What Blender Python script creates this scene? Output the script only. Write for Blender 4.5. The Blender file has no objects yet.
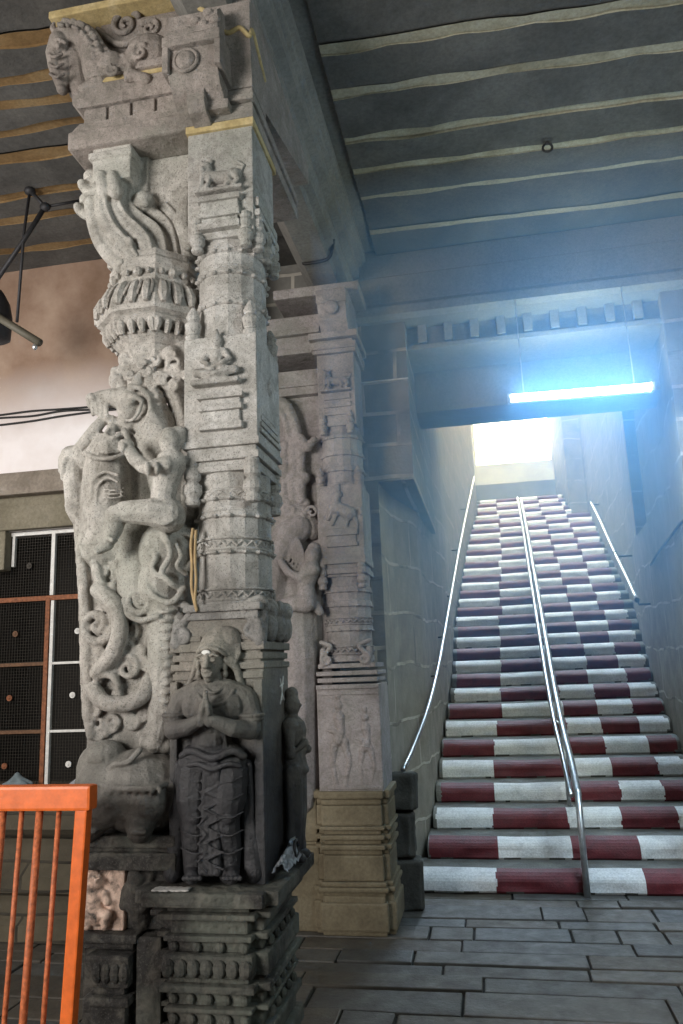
import bpy, bmesh, math, random
from mathutils import Vector, Matrix, noise
EXPO, SKY, KEY, FILL, LEFT, SIDE, TUBE, GLARE, HCOL = 0.0, 16, 260, 25, 37, 45, 140, .48, (.20, .49, 1, 1)

random.seed(7)
C = bpy.context.scene.collection
PI = math.pi
# ------------------------------------------------------------------ camera
F, W, HH, EYE = 760.0, 683, 1024, 1.7
R0 = Vector((0.9820910739, 0.1845831401, -0.0377648903))
D0 = Vector((-0.0728578393, 0.1872223918, -0.9796119187))
F0 = Vector((-0.1737494109, 0.9648195896, 0.1973176686))
cd = bpy.data.cameras.new('camera'); cam = bpy.data.objects.new('camera', cd); C.objects.link(cam)
m = Matrix.Identity(4)
for i in range(3):
    m[i][0] = R0[i]; m[i][1] = -D0[i]; m[i][2] = -F0[i]
m.translation = (0, 0, EYE)
cam.matrix_world = m
cd.sensor_width = 36; cd.lens = F / HH * 36; cd.clip_start = .02
bpy.context.scene.camera = cam

def at(px, py, Y):
    """point of the place seen at a pixel of the photograph, on the upright plane at distance Y"""
    d = R0 * ((px - 341.5) / F) + D0 * ((py - 512) / F) + F0
    return Vector((0, 0, EYE)) + d * (Y / d.y)

# ------------------------------------------------------------------ bookkeeping
def tag(o, label, cat, group=None, kind=None):
    if label: o['label'] = label
    if cat: o['category'] = cat
    if group: o['group'] = group
    if kind: o['kind'] = kind
    return o
def empty(name, loc, label, cat, group=None, rz=0):
    o = bpy.data.objects.new(name, None); C.objects.link(o)
    o.location = loc; o.rotation_euler = (0, 0, rz); o.empty_display_size = .1
    return tag(o, label, cat, group, 'thing')
def link(name, me, mats, parent=None, label=None, smooth=None, kind=None):
    o = bpy.data.objects.new(name, me); C.objects.link(o)
    if mats is not None:
        for mt in (mats if isinstance(mats, (list, tuple)) else [mats]): me.materials.append(mt)
    if smooth is not None:
        for p in me.polygons: p.use_smooth = smooth
    if parent is not None:
        o.parent = parent
        bpy.context.view_layer.update()
        o.matrix_parent_inverse = parent.matrix_world.inverted()
    if label: o['label'] = label
    if kind: o['kind'] = kind
    return o
def bm_obj(name, bm, mats, parent=None, label=None, smooth=False, kind=None):
    me = bpy.data.meshes.new(name); bm.to_mesh(me); bm.free()
    return link(name, me, mats, parent, label, smooth, kind)
def copy_tree(o, parent=None):
    c = o.copy(); C.objects.link(c)
    if parent is not None: c.parent = parent
    for ch in list(o.children): copy_tree(ch, c)
    return c

# ------------------------------------------------------------------ shapes into a bmesh
def box(bm, lo, hi, mi=0, bev=0, M=None):
    c = [(lo[i] + hi[i]) / 2 for i in range(3)]; s = [abs(hi[i] - lo[i]) / 2 for i in range(3)]
    co = [Vector((c[0] + s[0] * x, c[1] + s[1] * y, c[2] + s[2] * z)) for x in (-1, 1) for y in (-1, 1) for z in (-1, 1)]
    fc = [(0, 1, 3, 2), (4, 6, 7, 5), (0, 4, 5, 1), (2, 3, 7, 6), (0, 2, 6, 4), (1, 5, 7, 3)]
    if bev:
        tb = bmesh.new(); vs = [tb.verts.new(v) for v in co]
        for f in fc: tb.faces.new([vs[i] for i in f])
        bmesh.ops.bevel(tb, geom=tb.edges[:], offset=min(bev, min(s) * .6), segments=2, affect='EDGES', profile=.6)
        tb.verts.index_update(); co = [v.co.copy() for v in tb.verts]; fc = [[v.index for v in f.verts] for f in tb.faces]; tb.free()
    if M is not None: co = [M @ v for v in co]
    vs = [bm.verts.new(v) for v in co]
    for f in fc: bm.faces.new([vs[i] for i in f]).material_index = mi
    return vs
def tube(bm, pts, rad, seg=8, mi=0, cap=True, flat=None):
    """round bar along a polyline; rad a number or one per point; flat=(axis vector, factor) squashes the section"""
    n = len(pts); pts = [Vector(p) for p in pts]
    rads = [rad] * n if not hasattr(rad, '__len__') else rad
    rings = []; up = None
    for i, p in enumerate(pts):
        a = pts[max(i - 1, 0)]; b = pts[min(i + 1, n - 1)]
        t = (b - a)
        t = t.normalized() if t.length > 1e-9 else Vector((0, 0, 1))
        if up is None:
            up = Vector((0, 0, 1)) if abs(t.z) < .9 else Vector((0, 1, 0))
        s = t.cross(up)
        if s.length < 1e-6: s = t.cross(Vector((1, .2, 0)))
        s.normalize(); up = s.cross(t).normalized()
        ring = []
        for k in range(seg):
            a2 = 2 * PI * k / seg
            d = (s * math.cos(a2) + up * math.sin(a2)) * rads[i]
            if flat is not None:
                ax, fc = flat; d = d - ax * (d.dot(ax) * (1 - fc))
            ring.append(bm.verts.new(p + d))
        rings.append(ring)
    for i in range(n - 1):
        for k in range(seg):
            f = bm.faces.new((rings[i][k], rings[i][(k + 1) % seg], rings[i + 1][(k + 1) % seg], rings[i + 1][k])); f.material_index = mi
    if cap:
        f = bm.faces.new(list(reversed(rings[0]))); f.material_index = mi
        f = bm.faces.new(rings[-1]); f.material_index = mi
def lathe(bm, prof, c, seg=8, rot=0, sx=1, sy=1, mi=0):
    """stack of rings (radius, z) about the upright through c"""
    rings = []
    for r, z in prof:
        rings.append([bm.verts.new((c[0] + sx * r * math.cos(rot + 2 * PI * k / seg), c[1] + sy * r * math.sin(rot + 2 * PI * k / seg), c[2] + z)) for k in range(seg)])
    for i in range(len(prof) - 1):
        for k in range(seg):
            f = bm.faces.new((rings[i][k], rings[i][(k + 1) % seg], rings[i + 1][(k + 1) % seg], rings[i + 1][k])); f.material_index = mi
    bm.faces.new(list(reversed(rings[0]))).material_index = mi; bm.faces.new(rings[-1]).material_index = mi
def prism(bm, poly, axis, a, b, mi=0):
    """polygon (2-D) pushed along x, y or z from a to b"""
    def P(u, v, w): return {'x': (w, u, v), 'y': (u, w, v), 'z': (u, v, w)}[axis]
    A = [bm.verts.new(P(u, v, a)) for u, v in poly]; B = [bm.verts.new(P(u, v, b)) for u, v in poly]
    n = len(poly)
    fs = [bm.faces.new(A), bm.faces.new(list(reversed(B)))]
    for k in range(n): fs.append(bm.faces.new((A[k], B[k], B[(k + 1) % n], A[(k + 1) % n])))
    for f in fs: f.material_index = mi
    return A + B
def fixn(bm): bmesh.ops.recalc_face_normals(bm, faces=bm.faces[:])
_SPH = {}
def _sphere(seg):
    if seg not in _SPH:
        rn = max(6, seg * 2 // 3); V = [(0, 0, 1)]; Fc = []
        for j in range(1, rn):
            for k in range(seg):
                t, p = PI * j / rn, 2 * PI * k / seg; V.append((math.sin(t) * math.cos(p), math.sin(t) * math.sin(p), math.cos(t)))
        V.append((0, 0, -1)); n = len(V) - 1
        for k in range(seg):
            Fc.append((0, 1 + k, 1 + (k + 1) % seg)); Fc.append((n, n - seg + (k + 1) % seg, n - seg + k))
            for j in range(rn - 2):
                a = 1 + j * seg; Fc.append((a + k, a + seg + k, a + seg + (k + 1) % seg, a + (k + 1) % seg))
        _SPH[seg] = ([Vector(v) for v in V], Fc)
    return _SPH[seg]
def ellip(bm, c, r, rot=None, seg=16, mi=0):
    V, Fc = _sphere(seg); r = Vector(r) if hasattr(r, '__len__') else Vector((r, r, r)); c = Vector(c)
    vs = [bm.verts.new(c + (rot @ (v * r) if rot is not None else v * r)) for v in V]
    for f in Fc: bm.faces.new([vs[i] for i in f]).material_index = mi
    return vs
class _F: material_index = 0; smooth = False
class Buf:
    """plain vertex and face lists that the shape helpers above can fill"""
    def __init__(s):
        s.V, s.Fc = [], []; s.verts = s.faces = s; s._f = _F()
    def new(s, x):
        if isinstance(x, Vector) or not isinstance(x[0], int) or isinstance(x[0], float): s.V.append(tuple(x)); return len(s.V) - 1
        s.Fc.append(tuple(x)); return s._f
class Clay:
    """modelling in the round: overlapping lumps and limbs fused into one carved surface"""
    def __init__(s): s.bm = Buf()
    def ball(s, c, r, rot=None, seg=14): ellip(s.bm, c, r, rot, seg); return s
    def limb(s, pts, rads, seg=12, flat=None):
        pts = [Vector(p) for p in pts]
        rads = [rads] * len(pts) if not hasattr(rads, '__len__') else rads
        tube(s.bm, pts, rads, seg, flat=flat)
        for p, r in zip(pts, rads):
            if flat is None: ellip(s.bm, p, r * .985, seg=10)
        return s
    def block(s, lo, hi, M=None): box(s.bm, lo, hi, M=M); return s
    def spiral(s, c, r0, turns, rad, a0=0, sgn=1, Y=None, tail=None, n=None):
        """scroll in the x-z plane, shrinking inwards"""
        n = n or int(14 * turns) + 4; P = []
        if tail:
            P += [Vector(p) for p in tail]
        for i in range(n + 1):
            u = i / n; a = a0 + sgn * 2 * PI * turns * u; r = r0 * (1 - .86 * u)
            P.append(Vector((c[0] + r * math.cos(a), c[1], c[2] + r * math.sin(a))))
        R = [rad * (1 - .45 * i / (len(P) - 1)) for i in range(len(P))]
        s.limb(P, R, seg=8); return s
    def done(s, name, mat, parent=None, vox=.007, smooth=3, label=None, fac=.5):
        me = bpy.data.meshes.new(name); me.from_pydata(s.bm.V, [], s.bm.Fc)
        o = bpy.data.objects.new(name, me); C.objects.link(o)
        r = o.modifiers.new('r', 'REMESH'); r.mode = 'VOXEL'; r.voxel_size = vox; r.use_smooth_shade = True
        if smooth:
            k = o.modifiers.new('s', 'SMOOTH'); k.iterations = smooth; k.factor = fac
        dg = bpy.context.evaluated_depsgraph_get(); dg.update()
        me2 = bpy.data.meshes.new_from_object(o.evaluated_get(dg))
        bpy.data.objects.remove(o); bpy.data.meshes.remove(me)
        me2.name = name
        return link(name, me2, mat, parent, label, True)
def catmull(pts, k=6):
    P = [Vector(p) for p in pts]; P = [2 * P[0] - P[1]] + P + [2 * P[-1] - P[-2]]; out = []
    for i in range(1, len(P) - 2):
        for j in range(k):
            t = j / k; a, b, c, d = P[i - 1], P[i], P[i + 1], P[i + 2]
            out.append(.5 * ((2 * b) + (c - a) * t + (2 * a - 5 * b + 4 * c - d) * t * t + (3 * b - a - 3 * c + d) * t ** 3))
    out.append(P[-2]); return out
def sampled(vals, n):
    return [vals[0] + 0 if len(vals) == 1 else (lambda u: vals[min(int(u), len(vals) - 2)] * (1 - (u - min(int(u), len(vals) - 2))) + vals[min(int(u), len(vals) - 2) + 1] * (u - min(int(u), len(vals) - 2)))(i / (n - 1) * (len(vals) - 1)) for i in range(n)]

# ------------------------------------------------------------------ materials
class NT:
    def __init__(s, name):
        s.m = bpy.data.materials.new(name); s.m.use_nodes = True; s.t = s.m.node_tree; s.t.nodes.clear()
        s.out = s.n('ShaderNodeOutputMaterial'); s.b = s.n('ShaderNodeBsdfPrincipled'); s.l(s.b.outputs[0], s.out.inputs[0])
        s.geo = s.n('ShaderNodeNewGeometry'); s.pos = s.geo.outputs['Position']
    def n(s, t, **kw):
        x = s.t.nodes.new(t)
        for k, v in kw.items():
            if hasattr(x, k): setattr(x, k, v)
            else: x.inputs[k].default_value = v
        return x
    def l(s, a, b): s.t.links.new(a, b)
    def noise(s, scale, detail=5, rough=.6, vec=None, dist=0):
        x = s.n('ShaderNodeTexNoise'); x.inputs['Scale'].default_value = scale; x.inputs['Detail'].default_value = detail; x.inputs['Roughness'].default_value = rough; x.inputs['Distortion'].default_value = dist
        s.l(vec or s.pos, x.inputs['Vector']); return x.outputs['Fac']
    def ramp(s, f, stops, interp='LINEAR'):
        r = s.n('ShaderNodeValToRGB'); e = r.color_ramp.elements; r.color_ramp.interpolation = interp
        while len(e) < len(stops): e.new(.5)
        for i, (p, c) in enumerate(stops):
            e[i].position = p; e[i].color = (*c, 1) if hasattr(c, '__len__') else (c, c, c, 1)
        s.l(f, r.inputs[0]); return r.outputs[0]
    def mix(s, f, a, b, mode='MIX'):
        x = s.n('ShaderNodeMix', data_type='RGBA', blend_type=mode)
        for k, v in ((0, f), (6, a), (7, b)):
            if isinstance(v, bpy.types.NodeSocket): s.l(v, x.inputs[k])
            else: x.inputs[k].default_value = v if k == 0 else ((*v, 1) if hasattr(v, '__len__') else (v, v, v, 1))
        return x.outputs[2]
    def math(s, op, a, b=None, c=None):
        x = s.n('ShaderNodeMath', operation=op)
        for k, v in enumerate((a, b, c)):
            if v is None: continue
            if isinstance(v, bpy.types.NodeSocket): s.l(v, x.inputs[k])
            else: x.inputs[k].default_value = v
        return x.outputs[0]
    def bump(s, h, strength=.5, dist=.01, prev=None):
        x = s.n('ShaderNodeBump'); x.inputs['Strength'].default_value = strength; x.inputs['Distance'].default_value = dist
        s.l(h, x.inputs['Height'])
        if prev is not None: s.l(prev, x.inputs['Normal'])
        return x.outputs[0]
    def fin(s, col, rough=.8, nrm=None, metal=0):
        for k, v in (('Base Color', col), ('Roughness', rough), ('Metallic', metal)):
            if isinstance(v, bpy.types.NodeSocket): s.l(v, s.b.inputs[k])
            else: s.b.inputs[k].default_value = (*v, 1) if hasattr(v, '__len__') else v
        if nrm is not None: s.l(nrm, s.b.inputs['Normal'])
        return s.m
def stone(name, a, b, c, scale=3, bump=.5, rough=.85, fine=60, pits=True, carve=0):
    t = NT(name)
    n1 = t.noise(scale, 6, .62, dist=.4); n2 = t.noise(fine, 4, .7)
    col = t.ramp(n1, [(.3, a), (.5, b), (.72, c)])
    col = t.mix(.55, col, t.ramp(n2, [(.3, (.42,) * 3), (.62, (1.0,) * 3)]), 'MULTIPLY')
    nr = t.bump(t.noise(scale * 7, 6, .7), bump, .012)
    nr = t.bump(n2, bump * .8, .004, nr)
    if carve:
        v = t.n('ShaderNodeTexVoronoi', feature='SMOOTH_F1'); v.inputs['Scale'].default_value = carve
        t.l(t.pos, v.inputs['Vector'])
        nr = t.bump(v.outputs['Distance'], .55, .012, nr)
    return t.fin(col, rough, nr)
def plain(name, col, rough=.5, metal=0, var=.25, bump=.15, scale=30):
    t = NT(name); n = t.noise(scale, 4, .6)
    lo = tuple(x * (1 - var) for x in col); hi = tuple(min(1, x * (1 + var * .6)) for x in col)
    return t.fin(t.ramp(n, [(.3, lo), (.7, hi)]), rough, t.bump(n, bump, .003), metal)

# ------------------------------------------------------------------ light of the place, with added area lights
sc = bpy.context.scene
sc.view_settings.view_transform = 'Standard'; sc.view_settings.look = 'None'
sc.view_settings.gamma = 1; sc.view_settings.use_curve_mapping = False; sc.view_settings.exposure = EXPO
sc.cycles.use_denoising = True
sc.cycles.max_bounces = 8; sc.cycles.diffuse_bounces = 4; sc.cycles.volume_bounces = 1
sc.cycles.sample_clamp_indirect = 6
w = bpy.data.worlds.new('sky'); sc.world = w; w.use_nodes = True
bg = w.node_tree.nodes['Background']; bg.inputs[0].default_value = (.62, .80, 1, 1); bg.inputs[1].default_value = SKY
def area(name, loc, target, size, power, col, sy=None):
    l = bpy.data.lights.new(name, 'AREA'); l.shape = 'RECTANGLE'; l.size = size; l.size_y = sy or size; l.energy = power; l.color = col
    o = bpy.data.objects.new(name, l); C.objects.link(o); o.location = loc
    o.rotation_euler = (Vector(target) - Vector(loc)).to_track_quat('-Z', 'Y').to_euler(); return o
area('added_key_light', (-3.6, -1.2, 2.5), (-1.4, 3.0, 2.5), 1.8, KEY, (1, .95, .88), 1.8)  # unseen key light added inside the hall, standing in for daylight
hl = area('added_stair_fill', (2.2, 3.0, 4.8), (0.9, 7.3, 0.3), 1.4, FILL, (.56, .77, 1), .3); hl.data.spread = math.radians(56)  # added fill that brightens stairs and floor, no fixture behind it
area('added_side_fill', (3.0, 0.6, 3.4), (-.8, 3.8, 3.6), 1.0, SIDE, (.80, .95, .97), .6)  # unseen light added to lift the right face of the beam
area('left_bay_lamp', (-4.5, 2.6, 3.3), (-2.7, 5.2, 2.7), .9, LEFT, (1, .95, .92), .5)

# ------------------------------------------------------------------ palette
M_ceil = stone('ceiling_stone', (.06, .058, .056), (.10, .097, .092), (.16, .155, .146), 1.6, .6, .9, 40)
M_mortar = stone('cement_joint', (.16, .095, .035), (.25, .155, .065), (.33, .235, .12), 3, .4, .95, 50)
M_mortarR = stone('pale_cement_joint', (.26, .23, .16), (.38, .35, .26), (.48, .45, .36), 3, .4, .95, 50)
M_floor = None
def floor_mat():
    t = NT('paving_stone')
    a = t.n('ShaderNodeVertexColor', layer_name='tone').outputs[0]
    col = t.mix(.75, a, t.ramp(t.noise(7, 6, .65), [(.3, (.45,) * 3), (.7, (1.15,) * 3)]), 'MULTIPLY')
    nr = t.bump(t.noise(26, 6, .7), .5, .012); nr = t.bump(t.noise(110, 3, .6), .4, .004, nr)
    return t.fin(col, t.ramp(t.noise(9, 4), [(.3, .42), (.7, .72)]), nr)
M_floor = floor_mat()
M_gap = plain('dark_gap', (.02, .019, .017), .95)
def masonry(name, cols, mortar, axes, bw=.62, bh=.3, wob=.035, msize=.018, offs=(0, 0)):
    """courses of squared blocks with raised light pointing; axes = the two position axes used"""
    t = NT(name); sp = t.n('ShaderNodeSeparateXYZ'); t.l(t.pos, sp.inputs[0]); cb = t.n('ShaderNodeCombineXYZ')
    wn = t.n('ShaderNodeTexNoise'); wn.inputs['Scale'].default_value = 1.3; wn.inputs['Detail'].default_value = 3; t.l(t.pos, wn.inputs['Vector'])
    ws = t.n('ShaderNodeSeparateColor'); t.l(wn.outputs['Color'], ws.inputs[0])
    for k, ax in enumerate(axes):
        t.l(t.math('ADD', t.math('ADD', sp.outputs[ax], offs[k]), t.math('MULTIPLY', t.math('SUBTRACT', ws.outputs[k], .5), wob * 4)), cb.inputs[k])
    br = t.n('ShaderNodeTexBrick', offset=.5, squash=1.0); t.l(cb.outputs[0], br.inputs['Vector'])
    br.inputs['Scale'].default_value = 1; br.inputs['Brick Width'].default_value = bw; br.inputs['Row Height'].default_value = bh
    br.inputs['Mortar Size'].default_value = msize; br.inputs['Mortar Smooth'].default_value = .3; br.inputs['Bias'].default_value = 0
    br.inputs['Color1'].default_value = (*cols[0], 1); br.inputs['Color2'].default_value = (*cols[1], 1)
    n = t.noise(4, 6, .65); base = t.mix(.65, br.outputs['Color'], t.ramp(n, [(.3, (.5,) * 3), (.7, (1.25,) * 3)]), 'MULTIPLY')
    patch = t.math('MULTIPLY', br.outputs['Fac'], t.ramp(t.noise(2.3, 3), [(.36, .35), (.52, 1.)]))
    mcol = t.ramp(t.noise(12, 4), [(.3, tuple(x * .75 for x in mortar)), (.7, mortar)])
    col = t.mix(patch, base, mcol)
    nr = t.bump(t.noise(30, 5, .7), .5, .012); nr = t.bump(br.outputs['Fac'], .5, .01, nr)
    return t.fin(col, .88, nr)
M_front = masonry('jamb_masonry', ((.20, .20, .19), (.25, .24, .22)), (.50, .47, .42), (0, 2), .55, .26, .015)
M_side = masonry('passage_masonry', ((.27, .25, .21), (.33, .305, .26)), (.56, .52, .45), (1, 2), 1.5, .42, .045, .014)
M_sideR = masonry('rough_masonry', ((.25, .23, .19), (.31, .285, .24)), (.54, .50, .43), (1, 2), 1.1, .46, .06, .013, (.3, .1))
M_beam = stone('beam_stone', (.17, .165, .155), (.23, .225, .21), (.30, .29, .27), 2.2, .5, .9, 45)
M_lint = stone('lintel_stone', (.20, .20, .195), (.26, .26, .25), (.33, .33, .315), 1.6, .5, .9, 45)
M_plinth = masonry('plinth_stone', ((.10, .085, .06), (.13, .11, .075)), (.07, .06, .045), (0, 2), .9, .16, .02, .01)
def plaster():
    t = NT('worn_plaster'); sp = t.n('ShaderNodeSeparateXYZ'); t.l(t.pos, sp.inputs[0])
    h = t.math('ADD', sp.outputs[2], t.math('MULTIPLY', t.math('SUBTRACT', t.noise(1.1, 5, .65), .5), .5))
    # old ochre distemper above, a later white limewash band below with a ragged edge
    band = t.ramp(t.math('DIVIDE', h, 6), [(.585, 0), (.70, 1)])
    up = t.ramp(t.noise(2.2, 6, .65), [(.28, (.20, .12, .075)), (.5, (.30, .20, .145)), (.7, (.40, .29, .22))])
    lo = t.ramp(t.noise(3, 5), [(.3, (.76, .70, .69)), (.7, (.88, .84, .85))])
    col = t.mix(band, lo, up)
    return t.fin(col, .9, t.bump(t.noise(9, 6, .7), .25, .01))
M_plaster = plaster()
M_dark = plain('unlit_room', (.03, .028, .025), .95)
M_white_paint = stone('white_step_paint', (.60, .60, .60), (.74, .74, .74), (.82, .82, .81), 9, .35, .7, 70)
M_red_paint = stone('maroon_step_paint', (.085, .009, .014), (.125, .013, .020), (.17, .022, .030), 9, .35, .6, 70)
M_tread = stone('tread_cement', (.10, .098, .09), (.15, .145, .132), (.21, .205, .185), 5, .4, .85, 60)
M_limewall = stone('limewashed_wall', (.55, .54, .50), (.68, .67, .62), (.78, .77, .72), 2, .3, .9, 40)

# ------------------------------------------------------------------ floor of irregular slabs
def floor():
    bm = bmesh.new(); col = bm.loops.layers.float_color.new('tone')
    box(bm, (-5.6, -4.1, -.3), (3.6, 20.2, -.022), 1)
    rnd = random.Random(3); y = -.6
    while y < 6.15:
        h = rnd.choice((.16, .2, .2, .24, .28)); y2 = min(y + h, 6.2); x = -5.5 + rnd.uniform(0, .6)
        while x < 3.5:
            wd = rnd.choice((.28, .45, .6, .8, 1.0, 1.3)); g = rnd.uniform(.003, .009)
            z = rnd.uniform(-.009, .004)
            sk = rnd.uniform(-.016, .016)
            vs = box(bm, (x + g, y + g, -.06), (x + wd - g, y2 - g * rnd.uniform(.4, 1.3), z), 0, .008)
            tl = rnd.uniform(.72, 1.25); warm = rnd.uniform(-.006, .012)
            c = (.088 * tl + warm, .083 * tl, .075 * tl - warm, 1)
            for f in {f for v in vs for f in v.link_faces}:
                for lp in f.loops: lp[col] = c
            for v in vs:
                v.co.y += sk * (v.co.x - x) / wd + .01 * noise.noise(Vector((v.co.x * 2, v.co.y * 2, 1)))
                v.co.z += .004 * noise.noise(v.co * 3)
            x += wd
        y = y2
    fixn(bm)
    return bm_obj('floor', bm, [M_floor, M_gap], kind='structure')
floor()

# ------------------------------------------------------------------ ceilings of long slabs with cement joints
def ceiling(name, x0, x1, joints, ytop, yend, z=5.0, seed=1, amp=.022, jw=.028, tilt=0.0, mort=None):
    bm = bmesh.new(); rnd = random.Random(seed)
    ys = [yend] + sorted(joints, reverse=True)
    while ys[-1] > ytop: ys.append(ys[-1] - rnd.uniform(.34, .46))
    N = 70
    def jy(j, x, s):
        return ys[j] + tilt * (x - x0) + amp * noise.noise(Vector((x * .9, j * 7.3, seed))) + s * (jw * (.55 + .9 * abs(noise.noise(Vector((x * 2.1, j * 3.1, 5 + s))))))
    for j in range(len(ys) - 1):
        zz = z + rnd.uniform(-.012, .012); sl = rnd.uniform(-.008, .008)
        ra, rb, rc, rd = [], [], [], []
        for k in range(N + 1):
            x = x0 + (x1 - x0) * k / N
            a = jy(j, x, -1) if j else ys[0]; b = jy(j + 1, x, 1); c = jy(j + 1, x, -1)
            up = .006 * noise.noise(Vector((x * 1.7, j * 2.0, 3)))
            ra.append(bm.verts.new((x, a, zz + up))); rb.append(bm.verts.new((x, b, zz + sl + up)))
            rc.append(bm.verts.new((x, b - .001, zz + .006))); rd.append(bm.verts.new((x, c + .001, zz + .006)))
        for k in range(N):
            bm.faces.new((ra[k], ra[k + 1], rb[k + 1], rb[k])).material_index = 0
            bm.faces.new((rb[k], rb[k + 1], rc[k + 1], rc[k])).material_index = 1
            bm.faces.new((rc[k], rc[k + 1], rd[k + 1], rd[k])).material_index = 1
    box(bm, (x0, ytop - .6, z + .03), (x1, yend + .6, z + .3), 0)
    fixn(bm)
    return bm_obj(name, bm, [M_ceil, mort or M_mortar], kind='structure', smooth=False)
def zy(px, py, z=5.0):
    d = R0 * ((px - 341.5) / F) + D0 * ((py - 512) / F) + F0; s = (z - EYE) / d.z
    return Vector((0, 0, EYE)) + d * s
jr = [zy(500, y).y for y in (18, 66, 114, 149, 179, 215)]
ceiling('ceiling', -.655, 3.6, jr, -1.5, 5.76, seed=2, tilt=.035, jw=.044, mort=M_mortarR)
jl = [zy(20, y).y for y in (26, 68, 95, 123, 149, 190, 214, 246)]
ceiling('ceiling_left', -5.6, -1.25, jl, -1.5, 5.22, seed=5, amp=.03, jw=.050, tilt=.02)

# ------------------------------------------------------------------ hall shell beyond the frame
def struct(name, mats, *boxes, bev=0):
    bm = bmesh.new()
    for b in boxes: box(bm, b[0], b[1], b[2] if len(b) > 2 else 0, bev)
    return bm_obj(name, bm, mats, kind='structure')
struct('wall_right', [M_side], ((3.5, -4.1, 0), (3.7, 5.73, 5.3)))
struct('wall_back', [M_limewall], ((-5.6, -4.3, 0), (3.7, -4.1, 5.3)))
struct('wall_outer_left', [M_limewall], ((-5.7, -4.1, 0), (-5.5, 5.19, 5.3)))
struct('ceiling_back', [M_ceil], ((-5.6, -4.1, 5.02), (3.6, -1.4, 5.3)))

# ------------------------------------------------------------------ wall round the barred window, left
WY = 5.19
def left_wall():
    bm = bmesh.new()
    for a, b in (((-5.6, WY, .9), (-4.3, WY + .3, 5.3)), ((-4.31, WY, 2.80), (-1.70, WY + .3, 5.3)), ((-2.1, WY, .9), (-1.70, WY + .3, 2.81))): box(bm, a, b)
    return bm_obj('wall_left', bm, [M_plaster], kind='structure')
left_wall()
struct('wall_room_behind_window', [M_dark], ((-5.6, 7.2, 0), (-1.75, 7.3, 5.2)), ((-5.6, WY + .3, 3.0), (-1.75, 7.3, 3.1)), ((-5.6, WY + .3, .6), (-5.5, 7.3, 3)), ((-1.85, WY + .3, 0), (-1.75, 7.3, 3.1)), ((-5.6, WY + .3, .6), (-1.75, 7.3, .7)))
def ledge():
    bm = bmesh.new(); a, b = -5.6, -1.70
    prof = [(4.93, 0), (4.93, .10), (4.99, .13), (4.99, .27), (4.94, .30), (4.94, .40), (5.0, .44), (5.03, .46), (5.03, .62), (4.96, .66), (4.92, .70), (4.92, .80), (4.96, .84), (5.0, .90), (WY + .31, .93), (WY + .31, 0)]
    prism(bm, prof, 'x', a, b); fixn(bm)
    return bm_obj('trim_plinth', bm, [M_plinth], kind='structure')
ledge()
struct('trim_lintel', [stone('lintel_sooty', (.18, .15, .12), (.27, .23, .19), (.36, .32, .28), 3, .6, .9, 50)], ((-5.4, WY - .12, 3.06), (-1.75, WY + .01, 3.235)), bev=.012)
struct('trim_lintel_lower', [stone('lintel_mossy', (.17, .15, .105), (.23, .205, .15), (.29, .26, .20), 3, .6, .9, 50)], ((-5.4, WY - .06, 2.80), (-1.75, WY + .01, 2.985)), ((-5.4, WY - .02, 2.97), (-1.75, WY + .01, 3.07)), ((-3.72, WY - .05, 2.50), (-3.53, WY + .05, 2.80)), bev=.012)

# ------------------------------------------------------------------ wall round the stair opening
FY = 5.73
SKEW = lambda Y: 0
def side_wall(name, pts, z0, z1, th, mat, sgn):
    """upright wall following plan points, thick outwards"""
    bm = bmesh.new(); inner = [(x, y) for x, y in pts]; outer = [(x + sgn * th, y) for x, y in reversed(pts)]
    prism(bm, inner + outer, 'z', z0, z1); fixn(bm)
    return bm_obj(name, bm, [mat] if not isinstance(mat, list) else mat, kind='structure')
def jambs():
    bm = bmesh.new()
    box(bm, (-1.75, FY, 0), (-.735, FY + .5, 5.3)); box(bm, (-1.80, WY + .02, 0), (-1.72, FY + .5, 5.3)); box(bm, (1.5, FY, 0), (3.6, FY + .019, 4.45)); box(bm, (2.3, FY, 0), (3.6, FY + .5, 4.45))
    box(bm, (-.74, FY, 3.09), (-.455, 8.4, 4.45))
    return bm_obj('wall_front', bm, [M_front], kind='structure')
jambs()
LW = [(-.735, FY + .02), (-.70, 6.3), (-.56, 7.0), (-.51, 8.2), (-.43, 9.4), (-.42, 11), (-.34, 12.5), (-.24, 14.4), (-.13, 15.8), (.02, 17.2), (.04, 19.5)]
side_wall('wall_passage_left', LW, 0, 9.5, .6, M_side, -1)
RW = [(1.5, FY + .02), (1.62, 6.6), (1.72, 7.6), (1.75, 8.3)]
side_wall('wall_passage_right', RW, 0, 9.5, .6, M_sideR, 1)
def right_wall_rest():
    bm = bmesh.new()
    def seg(pts, z0, z1): prism(bm, pts + [(x + .7, y) for x, y in reversed(pts)], 'z', z0, z1)
    seg([(1.75, 8.3), (1.83, 9.3)], 0, 3.05)                     # below the niche
    seg([(1.98, 8.3), (2.03, 9.3)], 3.04, 6.4); seg([(1.75, 8.3), (1.83, 9.3)], 6.39, 9.5)
    seg([(1.83, 9.3), (2.08, 11.3), (2.22, 14.2), (2.36, 16.7)], 0, 9.5)
    seg([(2.0, 16.7), (2.03, 19.5)], 0, 9.5)
    fixn(bm); return bm_obj('wall_passage_right_upper', bm, [M_sideR], kind='structure')
right_wall_rest()
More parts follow.
